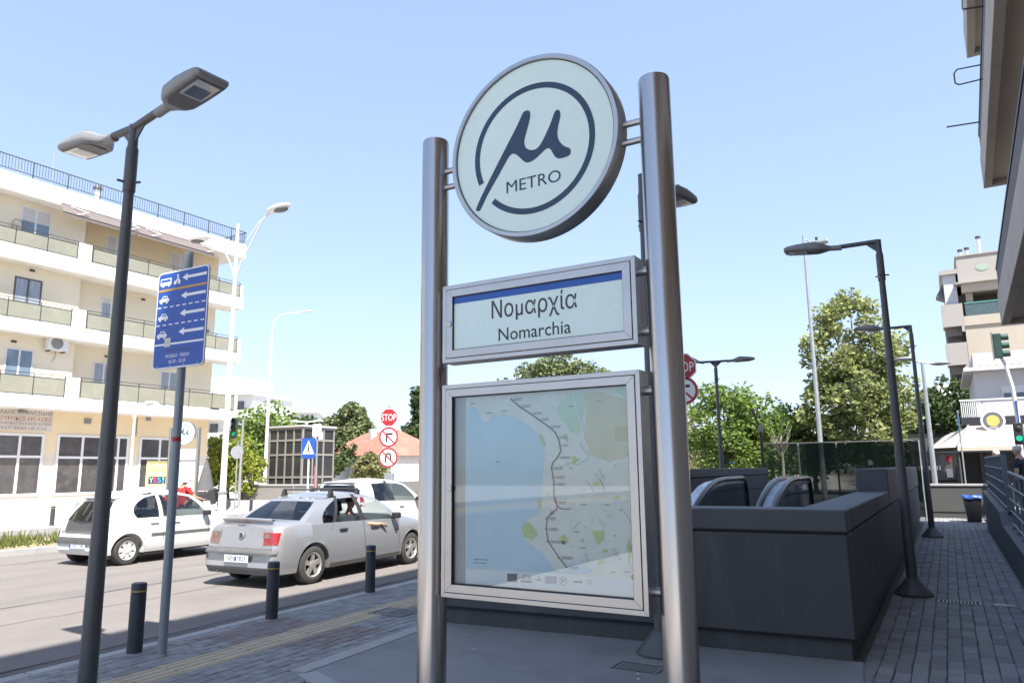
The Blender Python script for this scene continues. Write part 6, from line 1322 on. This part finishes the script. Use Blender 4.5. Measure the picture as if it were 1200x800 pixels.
MB().box(2.35,16,-.3,12,15.86,16.55).build('terrace_beam',m_bg,t); MB().box(1.9,16,-.7,12,16.56,16.68).build('terrace_canopy',m_bw,t); MB().box(2.2,16,.0,12,16.69,19.0).build('penthouse',m_bw,t); MB().box(2.12,16,-.1,12,19.0,19.12).build('roof_edge',m_bw,t)
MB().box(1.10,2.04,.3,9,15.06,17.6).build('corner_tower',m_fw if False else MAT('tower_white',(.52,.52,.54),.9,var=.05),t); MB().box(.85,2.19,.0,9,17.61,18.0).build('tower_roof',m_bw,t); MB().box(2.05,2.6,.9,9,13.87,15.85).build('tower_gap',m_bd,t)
MB().add([(1.09,.6,17.0),(.45,.6,15.9),(.45,2.2,15.9),(1.09,2.2,17.0),(1.09,.6,15.6),(1.09,2.2,15.6)],[(0,1,2,3),(1,4,5,2),(0,4,1),(3,2,5)]).build('side_awning',m_grime,t)
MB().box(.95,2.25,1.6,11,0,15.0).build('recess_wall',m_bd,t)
for k,(z0,z1) in enumerate(((13.1,15.0),(9.85,11.7),(6.75,8.5),(3.6,5.4))):
    x0=.74; MB().box(x0,2.27,-.12,-.0,z0,z1).build('balcony_parapet',m_bw,t); MB().box(x0,x0+.12,.001,2.0,z0,z1).build('balcony_side',m_bw,t); MB().box(x0+.121,2.27,.001,1.59,z0,z0+.2).build('balcony_slab',m_bw,t)
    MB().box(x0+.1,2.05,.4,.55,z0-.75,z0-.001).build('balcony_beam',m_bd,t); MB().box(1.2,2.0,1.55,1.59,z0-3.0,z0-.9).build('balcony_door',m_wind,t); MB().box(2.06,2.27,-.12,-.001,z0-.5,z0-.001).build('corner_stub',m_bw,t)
MB().lathe([(.02,0),(.30,0),(.30,.02),(.02,.02)],18,M=Matrix.Translation((4.0,-.01,17.9))@Matrix.Rotation(R(90),4,'X')@Matrix.Scale(1.5,4,(1,0,0))).build('round_sign',MAT('faded_green',(.30,.40,.31),.7,var=.1),t)
for x,h in ((2.6,.55),(3.1,.65),(4.0,1.5)): MB().cyl((x,1,19.12),(x,1,19.12+h),.12,10).build('flue',m_slab,t); MB().cyl((x,1,19.12+h),(x,1,19.3+h),.2,10).build('flue_cap',m_rail,t)
MB().box(7.4,8.6,-.03,-.005,9.5,12.4).build('window',m_wind,t)
# cafe with white house above
t=thing('cafe_building','white two storey house with a dark cafe front and balcony','building',(0,40.2,0))
m_hw=MAT('house_white',(.62,.60,.61),.9,var=.04,scale=.6)
MB().box(1.42,12,0,9,3.46,5.95).build('upper_wall',m_hw,t); MB().box(1.02,12,-.55,9.2,5.96,6.12).build('eaves',m_hw,t); MB().box(1.45,12,.1,9.2,6.16,6.85).build('roof_parapet',MAT('lilac_white',(.55,.52,.56),.8,var=.05),t)
ev=None
for k in range(36):
    if ev is None: ev=MB().cyl((0,-.50,6.14),(0,.09,6.22),.055,6).build('eaves_tile',MAT('pale_tile',(.50,.36,.33),.8,var=.15),t,(1.15+k*.30,0,0))
    else: o=ev.copy(); COL.objects.link(o); o.location=(1.15+k*.30,0,0)
m_cafe=MAT('cafe_dark_frame',(.075,.07,.07),.6,var=.1)
MB().box(.70,12,-.9,-.002,3.45,3.80).build('fascia',MAT('cafe_fascia',(.030,.032,.040),.5,var=.1),t); MB().box(.70,12,-.85,-.01,3.22,3.44).build('soffit_board',m_black,t)
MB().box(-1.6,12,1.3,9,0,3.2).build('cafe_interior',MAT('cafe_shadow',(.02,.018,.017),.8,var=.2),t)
for x in (-1.45,.38,1.38,2.9,4.6,6.4): MB().box(x-.09,x+.09,.8,1.0,0,2.9).build('column',m_cafe,t)
MB().box(-1.6,12,.78,1.02,2.35,3.0).build('lintel',m_cafe,t)
for x0,x1 in ((-1.34,.27),(1.5,2.8),(3.0,4.5)): MB().box(x0,x1,.9,.92,.95,2.34).build('window',m_wind,t); MB().box(x0,x1,.86,.89,.1,.9).build('panel',m_cafe,t)
MB().box(.5,1.28,1.0,1.02,0,2.34).build('doorway',m_black,t)
MB().box(-.10,.12,.84,.86,1.85,2.12).build('red_notice',m_red,t); MB().box(-.12,.14,.84,.86,1.10,1.5).build('white_panel',m_white,t)
for k in range(9): MB().box(-1.28+k*.11,-1.22+k*.11,.84,.86,1.45,1.65).build('menu_strip',m_white,t)
bl=None
for k in range(11):
    if bl is None: bl=MB().box(0,.035,-.88,-.85,3.81,4.54).build('baluster',m_whitep,t,(.74+k*.075,0,0))
    else: o=bl.copy(); COL.objects.link(o); o.location=(.74+k*.075,0,0)
MB().box(.70,12,-.90,-.82,4.55,4.62).build('balcony_rail',m_whitep,t); MB().box(1.6,12,-.87,-.855,3.81,4.54).build('balcony_screen',MAT('balcony_screen',(.50,.50,.52),.6,var=.05),t)
for x in (2.95,6.0):
    w_=MB().box(x-.55,x+.55,-.05,-.01,3.82,5.2).build('window',m_winf,t); MB().box(x-.46,x-.04,-.07,-.052,3.86,4.9).build('pane',m_wing,w_); MB().box(x+.04,x+.46,-.07,-.052,3.86,4.9).build('pane',m_wing,w_); MB().box(x-.52,x+.52,-.075,-.052,4.9,5.18).build('shutter_box',m_whitep,w_)
t=thing('awning','wide cream cafe awning with a hipped corner','awning',(0,40.2,0))
m_cream=MAT('cream_awning',(.66,.57,.48),.9,var=.05,scale=2,spec=.1,trans=.1)
m=MB(); m.add([(.94,-.92,3.42),(12,-.92,3.42),(12,-2.6,2.48),(.40,-2.6,2.44)],[(0,3,2,1)]); m.build('front_cloth',m_cream,t)
m=MB(); m.add([(.93,-.92,3.42),(.39,-2.59,2.44),(-1.5,3.0,2.50),(.3,3.2,3.1)],[(0,3,2,1)]); m.build('side_cloth',m_cream,t)
MB().box(.40,12,-2.63,-2.60,2.28,2.44).build('front_valance',m_cream,t); MB().tube([(.94,-.92,3.45),(.39,-2.6,2.47)],.045,6).build('hip_bar',m_greyh,t); MB().cyl((.39,-2.57,2.24),(12,-2.57,2.24),.04,8).build('gutter',m_greyd,t); MB().cyl((.39,-2.57,2.24),(-1.5,3.0,2.30),.04,8).build('gutter',m_greyd,t)
for x in (.42,5,10): MB().cyl((x,-2.5,0),(x,-2.5,2.3),.04,8).build('support',m_cafe,t)
t=thing('cafe_sign','round cafe sign with yellow centre standing above the awning','sign',(1.88,38.9,3.05),R(8)); MZ=lambda z:Matrix.Translation((0,0,z))@Matrix.Rotation(R(90),4,'X')
MB().lathe([(.02,-.05),(.47,-.05),(.47,.05),(.02,.05)],32,M=MZ(.55)).build('disc',m_white,t); dk=MB().lathe([(.02,.0),(.39,.0),(.39,.056),(.02,.056)],32,M=MZ(.55)).build('dark_ring',MAT('sign_slate',(.11,.115,.14),.5,var=.1),t); MB().lathe([(.02,.0),(.25,.0),(.25,.062),(.02,.062)],24,M=MZ(.55)).build('yellow_centre',MAT('sign_mustard',(.50,.40,.10),.6,var=.35,scale=9),t); text(dk,'lettering','COFFEE',m_white,(0,-.060,.20),.085,.34,align='C'); MB().cyl((.0,0,.05),(-.2,.1,-.35),.03,6).build('stay',m_rail,t)
# dark sign box and traffic lights on the right
t=thing('street_name_sign','small blue vertical sign beyond the path lamps','sign',(.55,37.0,0)); MB().cyl((0,0,0),(0,0,4.0),.03,8).build('post',m_galv,t); MB().box(-.02,.02,-.14,.14,3.1,3.9).build('plate',m_blue,t)
t=thing('traffic_light','traffic light hung from a curved white mast in front of the cafe','traffic light',(2.27,31.4,0),0,'traffic lights')
MB().tube([(0,0,0),(0,0,3.2),(-.04,0,4.4),(-.16,0,5.2),(-.36,0,5.75)],[.085,.07,.06,.055,.05],12).build('mast',m_whitep,t)
hs=MB().box(-.46,-.20,-.20,.0,5.45,6.35).build('housing',MAT('signal_dark_green',(.03,.065,.055),.5,var=.1),t,bevel=.03); MB().box(-.50,-.465,-.25,.05,5.4,6.4).build('backplate',m_greyh,t)
for k in range(3): MB().tube([(-.2,-.1,5.6+k*.3),(.02,-.1,5.6+k*.3)],.115,12,caps=False).build('hood',MAT('hood_green',(.035,.10,.08),.5,var=.1),t)
for k in range(3): MB().ball((-.19,-.1,5.6+k*.3),(.03,.1,.1),10).build('signal_lens',m_trim,t)
ps_=MB().box(-.02,.02,-.28,-.02,3.1,3.9); o=ps_.build('blue_plate',m_blue,t); MB().prism([(-.26,3.2),(-.04,3.2),(-.15,3.7)],-.026,-.022,'yz').build('white_triangle',m_white,o)
t=thing('traffic_light','small pedestrian light showing green at the picture edge','traffic light',(1.98,27.6,0),0,'traffic lights'); MB().cyl((.1,0,0),(.1,0,2.9),.05,10).build('pole',m_galv,t); MB().box(-.14,.10,-.14,.12,2.28,2.95).build('housing',m_trim,t,bevel=.02); MB().ball((-.02,-.14,2.47),(.09,.03,.09),12).build('signal_lens',EMIT('green_walk_signal',(.02,.38,.24),.7),t); MB().ball((-.02,-.14,2.76),(.09,.02,.09),12).build('dead_lens',m_black,t); MB().tube([(-.02,-.14,2.47),(-.02,-.26,2.47)],.1,12,caps=False).build('hood',m_trim,t)
# masts and lamps on the right
t=thing('street_lamp','tall thin grey mast with a small lamp at its top behind the green netting','street lamp',(-5.3,38.7,0)); MB().lathe([(.13,0),(.10,6),(.065,13.4)],12).build('mast',m_galv,t); MB().tube([(0,0,13.2),(.4,.2,12.95),(.9,.5,13.0)],.03,6).build('arm',m_galv,t); MB().box(.35,1.1,.2,.6,12.95,13.10).build('lamp_head',m_galv,t,bevel=.03); MB().box(.5,.62,.3,.42,13.1,13.3).build('sensor',m_trim,t)
t=thing('street_lamp','light grey double headed lamp between the path lamps and the cafe','street lamp',(-.5,32.2,0)); MB().lathe([(.10,0),(.08,3),(.06,5.6)],12).build('mast',m_galv,t); MB().tube([(-.5,-.1,5.75),(0,0,5.6),(.5,.2,5.55)],.035,8).build('arm',m_galv,t)
for x,y,z in ((-.62,-.12,5.78),(.62,.25,5.55)): MB().ball((x,y,z),(.36,.20,.08),12).build('lamp_head',m_greyh,t)
t=thing('leaning_post','dark rusty leaning post at the end of the stairwell wall','post',(-4.9,23.4,0)); MB().tube([(0,0,0),(0,0,2.6),(-.04,0,2.9),(-.20,0,3.4)],[.05,.045,.04,.03],8).build('post',MAT('rusty_post',(.06,.035,.03),.7,var=.3,scale=6),t); MB().box(-.06,.06,-.06,.04,2.75,2.95).build('clamp',m_greyh,t)
# green shade netting on a frame
t=thing('mesh_fence','dark green shade netting stretched on a steel frame behind the escalators','fence',(-5.5,26.2,0))
NL=4.75; m=MB(); P=[]
for i in range(9):
    z=2.42-2.3*i/8; P.append([(NL*j/40,.02*math.sin(j*.7+i)+.015*math.sin(j*1.9),z+.02*math.sin(j*.5)*(1 if i==0 else .4)) for j in range(41)])
m.grid([r[12:] for r in P]); m.build('netting',NET('shade_net',(.004,.008,.007),.93),t); m=MB(); m.grid([r[:13] for r in P]); m.build('thin_netting',NET('thin_net',(.010,.016,.014),.60),t)
for k in range(5): x=NL*k/4; MB().cyl((x,.05,0),(x,.05,2.45),.03,8).build('post',m_galv,t)
MB().tube([(0,.05,2.45),(NL-.2,.05,2.45),(NL-.02,.05,2.35),(NL,.05,2.1)],.028,8).build('top_rail',m_rail,t); MB().cyl((0,.05,.4),(NL,.05,.4),.022,8).build('bottom_rail',m_galv,t)

# row across the street continuing south of the cream building (out of view, added for bounce light and the map glass reflection)
far_block('pale apartment block south of the cream building, out of view, added for bounce light and the map glass reflection',(-35,-10,0),R(90),26,11,5,3.2,7,m_fw)

lt=MB(); r9=random.Random(9)
for k in range(70):
    x,y=r9.uniform(-5,1.2),r9.uniform(4.2,12)
    if -5.2<x<-.84 and y>6.85: continue
    a=r9.uniform(0,6.28); l=r9.uniform(.008,.022); wd=r9.uniform(.004,.010); M=Matrix.Translation((x,y,.016))@Matrix.Rotation(a,4,'Z'); lt.box(-l,l,-wd,wd,-.002,.004,M=M)
tag(lt.build('litter',MAT('litter_paper',(.55,.52,.46),.9,var=.3,scale=50,island=.4)),'tiny scraps of litter and cigarette ends on the paving','litter',kind='stuff')
